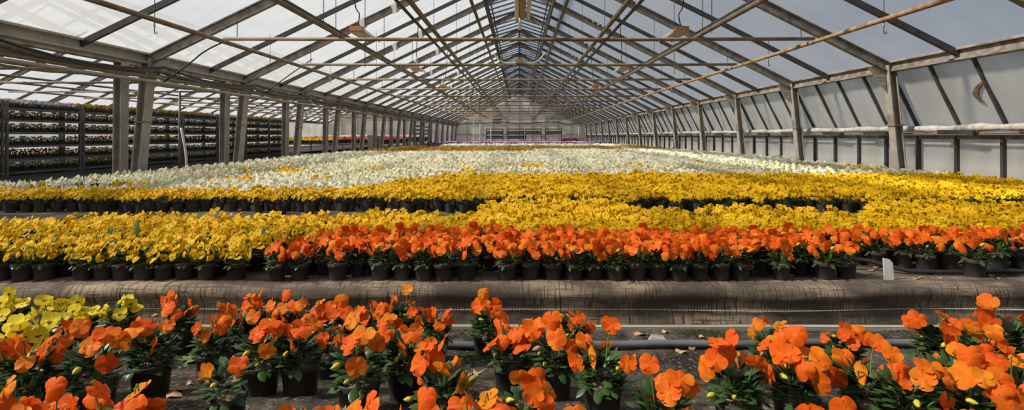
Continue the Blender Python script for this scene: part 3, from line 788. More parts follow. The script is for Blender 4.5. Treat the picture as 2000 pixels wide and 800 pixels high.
# sunken strip: (pixel x, pixel y of the pot rim, scale, what sets it apart)
FRONT = [
 ('L', 22, 640, 1.05, 'lemon yellow pansy half cut off beside the grey bed lip'),
 ('L', 108, 652, 1.05, 'lemon yellow pansy in full bloom, second in from the bed lip corner'),
 ('L', 50, 712, 1.10, 'lemon yellow pansy crowded before the others, blooms low over its leaves'),
 ('L', 236, 628, 1.0, 'lemon yellow pansy with few blooms standing against the grey bed lip'),
 ('L', 158, 655, 1.0, 'leafy lemon yellow pansy behind the big orange cluster'),
 ('O', 180, 744, 1.15, 'orange pansy with a wide cluster of large blooms over dark leaves'),
 ('O', 295, 706, 1.15, 'orange pansy in a fully visible black pot beside bare soil'),
 ('O', 48, 752, 1.1, 'orange pansy with two ragged blooms under the lemon yellow ones'),
 ('O', 26, 868, 1.1, 'orange pansy cut off in the lower corner below the lemon ones'),
 ('O', 92, 885, 1.1, 'orange pansy at the lower edge with a single broad bloom'),
 ('O', 225, 862, 1.1, 'orange pansy with drooping blooms and a yellow bud at the lower edge'),
 ('O', 350, 640, 1.05, 'orange pansy against the bed lip with a small dark pot'),
 ('O', 414, 686, 1.08, 'orange pansy leaning over bare soil beside a green seedling'),
 ('S', 442, 768, 1.0, 'small leafy pansy with two orange blooms in an exposed pot'),
 ('O', 510, 708, 1.08, 'orange pansy in scuffed pot next to the small leafy one'),
 ('O', 587, 706, 1.15, 'orange pansy above a clean wide black pot, tall bloom stack'),
 ('O', 458, 655, 1.0, 'orange pansy behind the scuffed pot with two open blooms'),
 ('O', 508, 640, 1.0, 'orange pansy with tilted blooms against the bed lip'),
 ('O', 552, 648, 1.0, 'golden tinged orange pansy under the bed lip'),
 ('O', 606, 652, 1.0, 'orange pansy behind the tall bloom stack'),
 ('O', 668, 650, 1.05, 'tall orange pansy whose blooms overlap the bed lip'),
 ('O', 726, 652, 1.0, 'orange pansy with clustered blooms beside a shaded gap'),
 ('O', 785, 622, 1.0, 'orange pansy with one round bloom above dense leaves by the lip'),
 ('O', 701, 738, 1.16, 'orange pansy in the exposed straw rimmed pot at centre'),
 ('O', 792, 716, 1.1, 'orange pansy with big wavy blooms hiding its pot rim'),
 ('O', 848, 664, 1.0, 'orange pansy with golden side blooms behind the hose'),
 ('O', 862, 790, 1.1, 'tall leafy orange pansy with a long green leaf sticking out'),
 ('O', 948, 644, 1.0, 'orange pansy with round bloom before the hose end'),
 ('O', 998, 706, 1.1, 'orange pansy with a row of round blooms above the hose'),
 ('O', 1082, 710, 1.12, 'orange pansy in a shaded pot with broad leaves behind'),
 ('O', 1022, 838, 1.1, 'orange pansy crowded with blooms at the lower edge'),
 ('O', 1176, 744, 1.1, 'orange pansy with golden blooms in a pot beside open soil'),
 ('O', 1292, 838, 1.15, 'orange pansy standing alone on the open mossy soil'),
 ('O', 532, 905, 1.1, 'orange pansy peeping over the lower edge below the small leafy one'),
 ('O', 640, 895, 1.1, 'orange pansy over the lower edge below the tall stack'),
 ('O', 738, 915, 1.1, 'orange pansy over the lower edge before the straw rimmed pot'),
 ('O', 822, 915, 1.1, 'orange pansy over the lower edge under the tall leafy one'),
 ('O', 932, 885, 1.1, 'orange pansy over the lower edge with a bloom turned away'),
 ('O', 1112, 915, 1.1, 'orange pansy over the lower edge before the shaded pot'),
 ('O', 128, 700, 1.05, 'orange pansy squeezed between the lemon yellow block and the wide orange cluster'),
 ('O', 640, 690, 1.03, 'orange pansy just behind the straw rimmed pot, blooms at half height'),
 ('O', 752, 672, 1.0, 'orange pansy behind the big wavy blooms in the shaded gap'),
 ('O', 1118, 668, 1.0, 'leafy orange pansy with few blooms before the pale timber strip'),
 ('O', 1905, 712, 1.03, 'orange pansy between the two tall ones near the picture edge'),
 ('O', 1440, 778, 1.12, 'bushy orange pansy beside the open mossy soil with buds'),
 ('O', 1556, 775, 1.12, 'bushy orange pansy with many layered blooms'),
 ('O', 1506, 700, 1.02, 'orange pansy behind the bushy pair by the hose'),
 ('O', 1622, 895, 1.1, 'orange pansy with two flat wide blooms at the lower edge'),
 ('O', 1652, 700, 1.0, 'orange pansy with small blooms over the hose behind'),
 ('O', 1692, 778, 1.05, 'golden orange pansy in a straw rimmed pot'),
 ('O', 1768, 806, 1.12, 'orange pansy with a low ball of wide blooms'),
 ('O', 1832, 704, 1.05, 'tall orange pansy reaching up past the bed lip'),
 ('O', 1866, 772, 1.05, 'orange pansy with buds between the ball of blooms and the edge'),
 ('O', 1952, 700, 1.08, 'tall orange pansy with stacked blooms at the picture edge'),
 ('O', 1905, 820, 1.1, 'orange pansy with crowded blooms beside the low ball'),
 ('O', 1985, 800, 1.1, 'orange pansy half cut off at the picture edge'),
 ('O', 1935, 905, 1.1, 'orange pansy over the lower edge near the corner'),
]
SMALL = build_plant('potted_orange_pansy', 0, 2, FL_O, .05, .13, .17, 60, 4, True, 3, 4711, M['leaf'])
prng = random.Random(5)
for i, (k, px, py, s, lab) in enumerate(FRONT):
    s *= 1.14 if k == 'L' else 1.13 if py < 670 else 1.04 if py < 800 else 1.0
    if lab.startswith('tall orange pansy') and px > 1800: s *= 1.2; py -= 14
    if py > 850: py += 16
    pr = {'O': ORANGE, 'L': LEMON, 'S': [SMALL]}[k]
    place(pr[(i * 5 + 2) % len(pr)], rim_solve(px, py, s), prng.uniform(-.5, .5), s, lab)

# raised bed, front row
ROW_O = [540, 585, 660, 700, 743, 786, 828, 866, 912, 990, 1036, 1080, 1121, 1160, 1201, 1243, 1285, 1326, 1366, 1407, 1446, 1525, 1611, 1652]
ROW_Y = [462, 405, 362, 321, 281, 241, 204, 163, 88, 45, 4, -38]
n = 0
for i, px in enumerate(ROW_O):
    Y = 2.655 + prng.uniform(-.012, .012) + (.10 if px == 700 else 0.02 if px > 1500 else 0)
    place(ORANGE_BED[(i * 3) % 8], ((px - VX) * Y / F, Y, BED), prng.uniform(-.45, .45), prng.uniform(.94, 1.04), f'orange pansy in black pot, {ordinal(i)} from the yellow block along the bed lip'); n += 1
for i, px in enumerate(ROW_Y):
    Y = 2.655 + prng.uniform(-.012, .012)
    place(YELLOW_BED[(i * 3) % 7], ((px - VX) * Y / F, Y, BED), prng.uniform(-.35, .35), prng.uniform(.95, 1.05), f'yellow pansy in black pot, {ordinal(i)} from the orange block along the bed lip')
SET = [(1488, 2.76), (1712, 2.93), (1762, 2.92), (1808, 2.86), (1852, 2.87), (1903, 2.72), (1948, 2.90), (1994, 2.90)]
for i, (px, Y) in enumerate(SET):
    place(ORANGE_BED[(i * 5 + 1) % 8], ((px - VX) * Y / F, Y, BED), prng.uniform(-.45, .45), prng.uniform(.95, 1.08), f'orange pansy set back near the white tag and hose, {ordinal(i)} towards the film wall')
# rows behind
def rows(y0, y1, dy, x0, x1, dx, rng, jit=.014):
    out = []; r = 0; y = y0
    while y <= y1:
        a, b_ = x0(y), x1(y); x = a + (dx / 2 if r % 2 else 0)
        while x <= b_:
            out.append((x + rng.uniform(-jit, jit), y + rng.uniform(-jit, jit))); x += dx
        y += dy; r += 1
    return out
ro = rows(2.765, 3.09, .105, lambda y: -1.30 + (y - 2.66) * .55, lambda y: y * 1.0 + .35, .108, prng)
ro = [(x, y) for x, y in ro if not (-.24 < x < -.12 and y < 2.85) and not (x > 1.66 and y < 3.0 - .0 and y < 2.98)]
for i, (x, y) in enumerate(ro):
    place(ORANGE_BED[prng.randrange(8)], (x, y, BED), prng.uniform(-.5, .5), prng.uniform(.93, 1.05), 'orange pansy in the dense rows behind the front row of the raised bed', 'orange pansies behind the front row')
n_or = len(ro)
yl = rows(2.76, 3.72, .108, lambda y: -y * 1.02, lambda y: -1.42 + (y - 2.66) * .55 if y < 3.13 else y * 1.02, .112, prng)
yl += [(x, y) for x, y in rows(3.83, 4.55, .11, lambda y: -2.2, lambda y: y * 1.02, .114, prng) if y < 3.95 + .38 * math.sin(x * 1.9 + 1) + .25 * math.sin(x * 4.3) + (.35 if x > -.3 else 0) and prng.random() < .9]
yl = [(x, y) for x, y in yl if not (x < -3.0 and y > 3.45)]
yl.sort(key=lambda p: p[1])
NY = 300 - len(ROW_Y) - 5
# ---- plants with flowers as one part each (too small to tell the parts of a bloom)
def merged_proto(name, nfl, fmeshes_seed, mp, me_, rad, seed, lod, nleaf):
    rng = random.Random(seed); b = MB()
    root = bpy.data.objects.new(name, None); C.objects.link(root)
    link('pot', POT_LOW, root)
    foliage(b, rng, nleaf, 2, 1.0); link('foliage', b.mesh('foliage', [M['leaf']], True), root)
    b = MB()
    for p in flower_spots(rng, nfl, .066, .115, .20):
        flower(b, rng, rad, face_matrix(rng, p), [.10, .36, 1.0], 3, 0, 1)
    link('blossoms', b.mesh('blossoms', [mp, me_], True), root)
    return root
YM = [merged_proto('potted_yellow_pansy', 13 + i % 3, 0, M['yellow'], M['eye'], .0230, 5100 + i, 1, 26) for i in range(6)]
for i, (x, y) in enumerate(yl[:NY]):
    if i < 62: pr = YELLOW_BED[prng.randrange(7)]
    else: pr = YM[prng.randrange(6)]
    place(pr, (x, y, BED), prng.uniform(-.4, .4), prng.uniform(.93, 1.08), 'yellow pansy in the dense rows behind the front row of the raised bed', 'yellow pansies behind the front row')
rest_y = yl[NY:] + rows(3.16, 4.1, .11, lambda y: y * 1.02 + .06, lambda y: y * 1.02 + 1.2, .114, prng) + rows(2.66, 3.7, .11, lambda y: -y * 1.02 - 1.3, lambda y: -y * 1.02 - .12, .114, prng)

# ---- low detail arrays for the far fields
def low_variant(seed, nfl, nleaf, rad, n=9, eye=True, five=False, pot=True, zl=.115, zh=.20, rm=.066):
    rng = random.Random(seed); b = MB()
    if pot: b.lathe([(.040, 0), (.049, .085)], 7, mi=0)
    for i in range(nleaf):
        az = rng.uniform(0, 2 * PI); leaf(b, rng, (.02 * math.cos(az), .02 * math.sin(az), .075 + rng.random() * .045), az, rng.uniform(-.6, 1.0), rng.uniform(.04, .065), .022, .8, 1, 1)
    for p in flower_spots(rng, nfl, rm, zl, zh):
        mt = face_matrix(rng, p)
        if five: flower(b, rng, rad, mt, [.05, 1.0], 2, 2, 2, False); 
        else: flower_low(b, rng, rad, mt, 2, 3, n, eye)
        if five and eye:
            e = rad * .24; b.add([mt @ Vector((x * e, y * e - .12 * rad, .12 * rad)) for x, y in ((-1, 0), (0, -1.1), (1, 0), (0, .9))], [(0, 1, 2, 3)], 3)
    return b
def to_tris(b):
    v = np.array(b.v, dtype=np.float32); t = []; m = []
    for f_, mi in zip(b.f, b.m):
        for i in range(1, len(f_) - 1): t.append((f_[0], f_[i], f_[i + 1])); m.append(mi)
    return v, np.array(t, dtype=np.int32), np.array(m, dtype=np.int32)
def clear(p): return not ((abs(p[0] - 6.14) < .24 or p[0] < -5.84) and abs((p[1] - 2.51 + 1.5) % 3 - 1.5) < .26)
def mass(name, pts, variants, mats, label, cat, z=BED, smin=.93, smax=1.1, seed=1, kind='stuff'):
    rng = np.random.default_rng(seed); V = []; T = []; MI = []; base = 0
    arr = [to_tris(b) for b in variants]
    for x, y, *zz in [p for p in pts if clear(p)]:
        v, t, m = arr[rng.integers(len(arr))]
        a = rng.uniform(-.5, .5); s = rng.uniform(smin, smax); c_, s_ = math.cos(a) * s, math.sin(a) * s
        q = np.empty_like(v); q[:, 0] = v[:, 0] * c_ - v[:, 1] * s_ + x; q[:, 1] = v[:, 0] * s_ + v[:, 1] * c_ + y; q[:, 2] = v[:, 2] * s + (zz[0] if zz else z)
        V.append(q); T.append(t + base); MI.append(m); base += len(v)
    V = np.concatenate(V); T = np.concatenate(T); MI = np.concatenate(MI)
    me = bpy.data.meshes.new(name); me.vertices.add(len(V)); me.vertices.foreach_set('co', V.ravel())
    me.loops.add(len(T) * 3); me.loops.foreach_set('vertex_index', T.ravel())
    me.polygons.add(len(T)); me.polygons.foreach_set('loop_start', np.arange(0, len(T) * 3, 3, dtype=np.int32))
    for m_ in mats: me.materials.append(m_)
    me.polygons.foreach_set('material_index', MI); me.update(calc_edges=True); me.validate()
    o = link(name, me)
    return tag(o, label, cat, None, kind)
def singles(name, pts, variants, mats, label, group, seed=1, z=BED):
    rng = random.Random(seed); protos = []
    for b in variants:
        me = b.mesh(name, mats, False); protos.append(link(name, me))
    for i, (x, y) in enumerate(p for p in pts if clear(p)):
        o = protos[i] if i < len(protos) else protos[rng.randrange(len(protos))].copy()
        if i >= len(protos): C.objects.link(o)
        o.location = (x, y, z); o.rotation_euler = (0, 0, rng.uniform(-.5, .5)); s = rng.uniform(.94, 1.1); o.scale = (s, s, s)
        tag(o, label, 'potted plant', group)
def mats4(p, e): return [M['pot'], M['leaf2'], M[p], M[e]]
V5 = [low_variant(6000 + i, 11, 34, .0235, five=True) for i in range(6)]
V9 = [low_variant(6100 + i, 15, 16, .0255) for i in range(6)]
V9w = [low_variant(6200 + i, 10, 24, .0240) for i in range(6)]
VF = [low_variant(6300 + i, 11, 12, .034, n=6, eye=False, pot=True, rm=.085) for i in range(5)]

frng = random.Random(77)
def in_yellow(x, y): return y < 5.50 or (y < 7.62 and x > -1.88 + (y - 5.5) * .42)
f3 = [(x, 5.04 + frng.uniform(-.16, .05)) for x in [-5.2 + .13 * i for i in range(81)] if frng.random() < .62] + rows(5.10, 7.62, .128, lambda y: max(-y * 1.03 - .8, -5.9), lambda y: min(y * 1.03 + .9, 6.25), .13, frng, .02)
mass('yellow_pansy_field', rest_y + [p for p in f3 if in_yellow(*p)], V5, mats4('yellow', 'eye'), 'broad field of yellow pansies beyond the path, too many to count', 'flower field', seed=3)
wl = [p for p in f3 if not in_yellow(*p)]
wl = [(x, y) for x, y in wl if not (x < -4.2 and 6.05 < y < 6.45) and not (x < -5.0 and y > 6.4 and frng.random() < .45) and not (-5.3 < x < -4.6 and y > 5.75 and y < 6.45)]
w2 = rows(7.75, 11.0, .14, lambda y: -5.75, lambda y: 6.3, .14, frng, .022)
w2 = [(x, y) for x, y in w2 if not (x < -3 and 8.15 < y < 8.32) and not (x > -.8 and 8.6 < y < 8.72 and frng.random() < .6)]
w2 = [p for p in w2 if frng.random() < .94]
allw = sorted(wl + w2, key=lambda p: p[1])
spots_y = [(R.uniform(-5, 6), R.uniform(7.8, 13)) for _ in range(26)] + [(-4.4, 6.0), (-4.3, 6.05), (-3.6, 6.55), (-3.5, 6.6), (-5.2, 5.8), (-2.6, 6.9)]
def near_spot(x, y): return any((x - a) ** 2 + (y - c) ** 2 < .035 for a, c in spots_y)
mixy = [p for p in allw if near_spot(*p)]; allw = [p for p in allw if not near_spot(*p)]
singles('potted_white_pansy', allw[:300], V9w, mats4('whitep', 'eye_soft'), 'creamy white pansy among the first rows of the white field', 'white pansies of the first white rows', 4)
mass('white_pansy_field', allw[300:], V9w, mats4('whitep', 'eye_soft'), 'broad field of creamy white pansies behind the yellow ones', 'flower field', seed=5)
singles('potted_golden_pansy', mixy, V9, mats4('yellow', 'eye'), 'stray golden yellow pansy standing among the white ones', 'stray yellow pansies in the white field', 6)
w3 = rows(11.1, 17.6, .19, lambda y: -5.7, lambda y: 6.3, .19, frng, .03)
mass('white_pansy_field', w3, VF, mats4('whitep', 'eye_soft'), 'rear half of the white pansy field before the bronze ones', 'flower field', smin=1.0, smax=1.2, seed=7)
br = rows(17.8, 26.5, .20, lambda y: -5.6, lambda y: 6.2, .20, frng, .04)
br = [(x, y) for x, y in br if not (y < 20.5 and x > .6 + R.uniform(-.3, .3)) and not (abs(y - 22.6) < .18 and -1.5 < x < 3)]
w4 = [(x, y) for x, y in rows(17.8, 20.5, .20, lambda y: .6, lambda y: 6.2, .20, frng, .04)]
mass('white_pansy_field', w4, VF, mats4('whitep', 'eye_soft'), 'last tongue of white pansies beside the bronze field', 'flower field', smin=1.0, smax=1.2, seed=8)
br.sort(key=lambda p: p[1])
singles('potted_bronze_pansy', br[:300], VF, mats4('bronze', 'eye'), 'bronze pansy in the first rows behind the white field', 'bronze pansies of the first bronze rows', 9)
mass('bronze_pansy_field', br[300:], VF, mats4('bronze', 'eye'), 'field of bronze pansies behind the white field', 'flower field', smin=1.0, smax=1.2, seed=10)
for nm, y0, y1, cl, lab, xl in (('cream_pansy_field', 26.8, 30.5, 'whitep', 'narrow strip of cream pansies behind the bronze field', -4.0), ('purple_pansy_field', 30.8, 34.5, 'purple', 'dark strip of purple pansies towards the far end', -5.6),
                            ('lilac_pansy_field', 34.8, 43, 'lilac', 'pale strip of lilac pansies towards the far end', -5.6), ('wine_pansy_field', 43.3, 46, 'wine', 'dark wine red strip of pansies before the far racks', -5.6)):
    mass(nm, rows(y0, y1, .26, lambda y: xl, lambda y: 5.9, .26, frng, .05), VF, mats4(cl, 'eye'), lab, 'flower field', smin=1.25, smax=1.5, seed=int(y0))

# loose bits
for i, (px, py) in enumerate(((348, 762), (372, 752), (340, 775), (300, 788), (1210, 704), (1222, 700), (1330, 688), (1352, 682), (1385, 745), (1405, 672), (915, 733), (930, 730), (655, 700), (1300, 650), (1372, 660), (1250, 654))):
    lo, hi = 1.0, 2.45
    for _ in range(30):
        Y = (lo + hi) / 2; x = (px - VX) * Y / F
        if VY + F * (HC - pit_z(x, Y)) / Y > py: lo = Y
        else: hi = Y
    b = MB(); rng = random.Random(i); k = 7; rr = rng.uniform(.010, .018)
    ring = [(rr * (1 + .3 * math.sin(a * 2 + i)) * math.cos(a) * 1.5, rr * math.sin(a), .004 + .006 * math.cos(2 * a + i)) for a in [2 * PI * q / k for q in range(k)]]
    b.add([(0, 0, .007)] + ring + [(0, 0, .003)] + [(p[0], p[1], p[2] - .002) for p in ring], [(0, 1 + q, 1 + (q + 1) % k) for q in range(k)] + [(k + 1, k + 2 + (q + 1) % k, k + 2 + q) for q in range(k)])
    o = b.obj('fallen_petal', M['dry']); o.location = (x, Y, pit_z(x, Y) + .003); o.rotation_euler = (0, 0, rng.uniform(0, 3))
    tag(o, 'withered petal lying on the soil of the sunken strip', 'petal', 'fallen petals on the soil')
for i, (px, py) in enumerate(((1700, 530), (1710, 524), (1756, 527), (1790, 547), (1800, 545), (1815, 535), (1833, 545), (1912, 543), (1938, 540), (1952, 546), (1990, 532), (1380, 545), (1392, 543), (1545, 540))):
    Y = F * (HC - BED) / (py - VY); x = (px - VX) * Y / F
    b = MB(); rng = random.Random(i + 50); k = 6; rr = rng.uniform(.008, .014)
    ring = [(rr * math.cos(a) * 1.5, rr * math.sin(a), .004 + .005 * math.cos(2 * a + i)) for a in [2 * PI * q / k for q in range(k)]]
    b.add([(0, 0, .006)] + ring + [(0, 0, .003)] + [(p[0], p[1], p[2] - .002) for p in ring], [(0, 1 + q, 1 + (q + 1) % k) for q in range(k)] + [(k + 1, k + 2 + (q + 1) % k, k + 2 + q) for q in range(k)])
    o = b.obj('fallen_petal', M['dry']); o.location = (x, Y, BED + .004)
    tag(o, 'withered petal lying on the raised bed beside the white tag and hose', 'petal', 'fallen petals on the bed')
b = MB(); rng = random.Random(2); p = at(264, 478, 2.95); leaf(b, rng, (p.x, p.y, BED + .12), 1.9, 1.45, .15, .024, .5, 6)
tag(b.obj('grass_blade', M['stem'], smooth=True), 'single green blade standing up among the yellow pansies', 'blade')
lp = [o for o in bpy.data.objects if o.get('label', '').startswith('tall leafy orange pansy')][0]
b = MB(); leaf(b, rng, (.02, -.02, .10), .35, .95, .13, .022, .55, 6); link('long_leaf', b.mesh('long_leaf', [M['stem']], True), lp)
X, Y, Z = rim_solve(372, 700, .1); b = MB()
for q in range(7): leaf(b, rng, (0, 0, .002), q * .9, .5 + .1 * (q % 3), .05, .026, .8, 4)
o = b.obj('seedling', M['stem'], smooth=True); o.location = (X, Y, Z + .002); tag(o, 'small green seedling growing from the mossy soil between the pots', 'seedling')
pipe('bent_pipe', smooth_pts([at(353, 330, 10.2), at(353, 185, 10.2), at(354, 250, 10.1), at(363, 300, 10.0), at(364, 335, 10.0)][2:]), .022, M['white'], 'white bent pipe standing behind the gutter posts before the racks')
pipe('thin_post', [(at(351, 340, 10.3).x, 10.3, 0), at(351, 180, 10.3)], .022, M['shelf'], 'thin grey standpipe behind the gutter posts beside the white bent pipe')
b = MB(); X, Y, Z = rim_solve(1290, 655, .1)
b.add([(-.05, 0, 0), (.05, -.01, 0), (.055, .05, 0), (-.03, .06, 0), (-.03, .01, .022), (.03, .005, .018), (.03, .04, .02), (-.02, .045, .024)], [(3, 2, 1, 0), (4, 5, 6, 7), (0, 1, 5, 4), (1, 2, 6, 5), (2, 3, 7, 6), (3, 0, 4, 7)])
o = b.obj('stone', M['rail']); o.location = (X, 2.33, -.055); tag(o, 'flat pale stone lying behind the grey water pipe', 'stone')

# ------------------------------------------------------------------ racks of plants in the neighbouring house
TW = 0.62
def tray_mats(p): return [M['tray'], M['leaf2'], M[p], M['eye']]
def tray_proto(col, seed, dense):
    rng = random.Random(seed); root = bpy.data.objects.new('plant_tray', None); C.objects.link(root)
    b = MB(); w, d, h = .44, TW - .03, .06
    b.box((0, 0, .006), (w, d, .012))
    for sx in (-1, 1): b.box((sx * (w / 2 - .005), 0, h / 2), (.01, d, h)); b.box((0, sx * (d / 2 - .005), h / 2), (w, .01, h))
    b.obj('tray', M['tray'], root)
    b = MB(); c = MB()
    for i in range(4):
        for j in range(6):
            x = -w / 2 + .055 + i * .11; y = -d / 2 + .05 + j * .098
            for q in range(13):
                az = rng.uniform(0, 6.28); leaf(b, rng, (x + .015 * math.cos(az), y + .015 * math.sin(az), .04), az, rng.uniform(.6, 1.45), rng.uniform(.10, .20), .042, .6, 1)
            for q in range(dense):
                p = Vector((x + rng.uniform(-.05, .05), y + rng.uniform(-.05, .05), rng.uniform(.13, .215)))
                n_ = Vector((rng.gauss(.5, .4), rng.gauss(-.4, .4), .6)).normalized(); s_ = n_.cross(Vector((0, 0, 1))).normalized(); u_ = s_.cross(n_)
                mt = Matrix((s_, u_, n_)).transposed().to_4x4(); mt.translation = p
                flower_low(c, rng, .024, mt, 0, 0, 6, False)
    b.obj('foliage', M['leaf2'], root); c.obj('blossoms', M[col], root)
    return root
TRAYS = {'bronze': tray_proto('bronze', 1, 5), 'yellow': tray_proto('yellow', 2, 2), 'white': tray_proto('whitep', 3, 2), 'lilac': tray_proto('lilac', 4, 4), 'orange': tray_proto('redor', 5, 2)}
TN = {'bronze': 'bronze', 'yellow': 'yellow', 'white': 'white', 'lilac': 'pale lilac', 'orange': 'orange'}
SH = [.06, .34, .63, .92, 1.19, 1.44]
RACKC = [['white', 'white', 'orange', 'lilac', 'white', 'yellow', 'bronze'], ['white', 'orange', 'white', 'white', 'white', 'yellow', 'lilac'], ['yellow', 'white', 'orange', 'white', 'white', 'yellow', 'bronze'], ['white', 'white', 'yellow', 'white', 'white', 'white', 'bronze']]
XR = -10.9
for r in range(8):
    y0 = 9.22 + r * 1.97
    t = thing('plant_rack', f'tall grey steel rack of plant trays behind the gutter posts, {ordinal(r)} from the front', 'rack', (XR, y0, 0), 'plant racks')
    for sx in (0, -.5):
        for yy in (.03, 1.90):
            b = MB(); b.bar((sx, yy, 0), (sx, yy, 1.62), .045, .045); b.obj('upright', M['shelf'], t)
    for k, z in enumerate(SH):
        b = MB(); b.box((-.25, .965, z), (.5, 1.85, .022)); b.box((.01, .965, z), (.02, 1.85, .05)); b.obj('shelf', M['shelf'], t)
        col = RACKC[r % 4][k + (1 if k == 5 else 0)]
        for q in range(3):
            pr = TRAYS[col]; lab = f'black tray of {TN[col]} bedding plants on a rack shelf'
            place(pr, (XR - .25, y0 + .35 + q * TW, z + .012), 0 if q % 2 else PI, 1.0, f'black tray of {TN[col]} bedding plants, shelf {ordinal(k)} from below, {ordinal(r)} rack', 'trays on the plant racks', 'plant tray')
# back sheet behind the racks is the far wall; benches with flowers further on
def bench(x0, x1, y0, y1, z, label):
    t = thing('bench', label, 'bench', ((x0 + x1) / 2, (y0 + y1) / 2, 0), 'benches of the neighbouring house')
    dx, dy = x1 - x0, y1 - y0
    b = MB(); b.box((0, 0, z - .03), (dx, dy, .06)); b.obj('bench_top', M['crate'], t)
    for sx in (-1, 1):
        for q in range(4):
            b = MB(); b.box((sx * (dx / 2 - .1), -dy / 2 + .1 + q * (dy - .2) / 3, (z - .06) / 2), (.07, .07, z - .06)); b.obj('leg', M['shelf'], t)
bench(-12.2, -6.9, 26.0, 33.0, .48, 'low dark bench carrying yellow and orange flowers beyond the racks')
bench(-12.2, -6.9, 33.6, 41.0, .55, 'low dark bench carrying white flowers in the far neighbouring house')
def fill(x0, x1, y0, y1, d, z): return [(x, y, z) for x, y in rows(y0, y1, d, lambda y: x0, lambda y: x1, d, frng, .04)]
mass('yellow_flower_mass', fill(-12.1, -9.6, 26.1, 27.6, .2, .485), VF, mats4('yellow', 'eye'), 'patch of yellow flowers at the front of the neighbouring bench', 'flower field', smin=1.1, smax=1.4, seed=31)
mass('orange_flower_mass', fill(-12.1, -7.0, 27.9, 32.9, .22, .485), VF, mats4('redor', 'eye'), 'red orange flowers across the neighbouring bench', 'flower field', smin=1.3, smax=1.6, seed=32)
mass('pale_flower_mass', fill(-12.1, -7.0, 33.7, 40.9, .26, .555), VF, mats4('lilac', 'eye'), 'pale flowers on the far neighbouring bench', 'flower field', smin=1.4, smax=1.8, seed=33)
# plywood box by the posts
t = thing('plywood_box', 'plain tan plywood box standing among the gutter posts', 'box', (at(728, 0, 24.5).x, 24.5, BED))
b = MB(); b.box((0, 0, .38), (.40, .30, .76)); b.obj('body', M['board'], t)
b = MB(); b.box((.255, .08, .36), (.12, .25, .72)); b.obj('side_panel', M['board'], t)
b = MB(); b.box((.06, -.155, .33), (.12, .02, .02)); b.obj('handle', M['bar'], t)

# ------------------------------------------------------------------ far end
YE = 47.0
for i, (px, wd, nsh, lab) in enumerate(((966, 1.5, 3, 'first'), (1007, 1.45, 3, 'second'), (1042, 1.4, 2, 'third'), (1081, 1.45, 2, 'fourth'))):
    t = thing('shelf_rack', f'dark shelf rack before the far gable wall, {lab} from the fan', 'rack', ((px - VX) * YE / F, YE, BED), 'racks at the far end')
    for sx in (-1, 1):
        b = MB(); b.bar((sx * wd / 2, 0, 0), (sx * wd / 2, 0, 1.36), .06, .06); b.obj('upright', M['crate'], t)
    for k in range(nsh):
        b = MB(); b.box((0, 0, 1.33 - k * .42), (wd, .4, .07)); b.obj('shelf', M['crate'], t)
        b = MB(); rng = random.Random(i * 5 + k)
        for q in range(int(wd / .12)):
            b.lathe([(.04, 0), (.05, .09), (.07, .13 + rng.random() * .08), (0, .2)], 6, (-wd / 2 + .1 + q * .12, rng.uniform(-.1, .1), 1.365 - k * .42))
        if k: o = b.obj('shelf_plants', M['leaf2'], t); o['kind'] = 'stuff'
for i, px in enumerate((986, 1024, 1060)):
    b = MB(); b.box(((px - VX) * 48.6 / F, 48.6, BED + .35), (.42, .05, .7)); b.box(((px - VX) * 48.6 / F, 48.57, BED + .70), (.46, .08, .05))
    tag(b.obj('white_board', M['white']), f'white board between the far racks, {ordinal(i)} from the fan', 'board', 'white boards at the far end')
mass('potted_seedling_mass', [(x, y, BED) for x, y, z in fill(4.0, 5.1, 46.2, 47.4, .2, 0)], VF, mats4('wine', 'eye'), 'dark potted plants massed before the far gable wall', 'plants', smin=2.0, smax=2.6, seed=40)
for i, (px, y1) in enumerate(((925, 236), (938, 240), (959, 249))):
    Y_ = 44.0; p = at(px, y1, Y_)
    b = MB(); b.tube([(p.x, Y_, BED), (p.x, Y_, p.z)], .04, 8)
    tag(b.obj('white_pole', M['white']), f'thin white pole before the far wall, {ordinal(i)} from the gutter side', 'pole', 'poles at the far end')
t = thing('wall_fan', 'round dark six bladed fan high on the far gable wall', 'fan', at(972, 233, 49.9))
b = MB(); b.ring((0, 0, 0), .38, .04, 'y', 24, 6); b.obj('fan_ring', M['crate'], t)
b = MB(); b.lathe([(0, 0), (.08, 0), (.08, .1), (0, .1)], 10)
o = b.obj('hub', M['bar'], t); o.rotation_euler = (PI / 2, 0, 0)
for k in range(6):
    a = PI * k / 3; u = Vector((math.cos(a), 0, math.sin(a))); s_ = Vector((-math.sin(a), 0, math.cos(a)))
    b = MB(); vs = [u * .06 - s_ * .03, u * .34 - s_ * .07 + Vector((0, .04, 0)), u * .34 + s_ * .07 - Vector((0, .04, 0)), u * .06 + s_ * .03]
    vs += [v + Vector((0, .012, 0)) for v in vs]
    b.add(vs, [(0, 1, 2, 3), (7, 6, 5, 4), (0, 4, 5, 1), (1, 5, 6, 2), (2, 6, 7, 3), (3, 7, 4, 0)]); b.obj('blade', M['bar'], t)
hose('wall_cable', smooth_pts([at(x, y, 49.8) for x, y in ((890, 243), (925, 241), (950, 240), (985, 238), (1015, 242), (1050, 239), (1085, 238), (1110, 243), (1135, 240))]), .035, M['black'], 'wavy dark cable strung across the far gable wall', 6)
b = MB(); n_ = 26; X0 = at(1128, 0, 46.5).x
for i in range(n_ + 1):
    x = X0 + .62 * i / n_
    for z in (BED, BED + .8, BED + 1.55): b.v.append((x, 46.5 + .05 * math.sin(i * 1.3), z))
for i in range(n_):
    for j in range(2): b.f.append((i * 3 + j, i * 3 + 3 + j, i * 3 + 4 + j, i * 3 + 1 + j)); b.m.append(0)
tag(b.obj('plastic_curtain', M['white'], smooth=True), 'bright white plastic curtain at the far corner by the film wall', 'curtain')
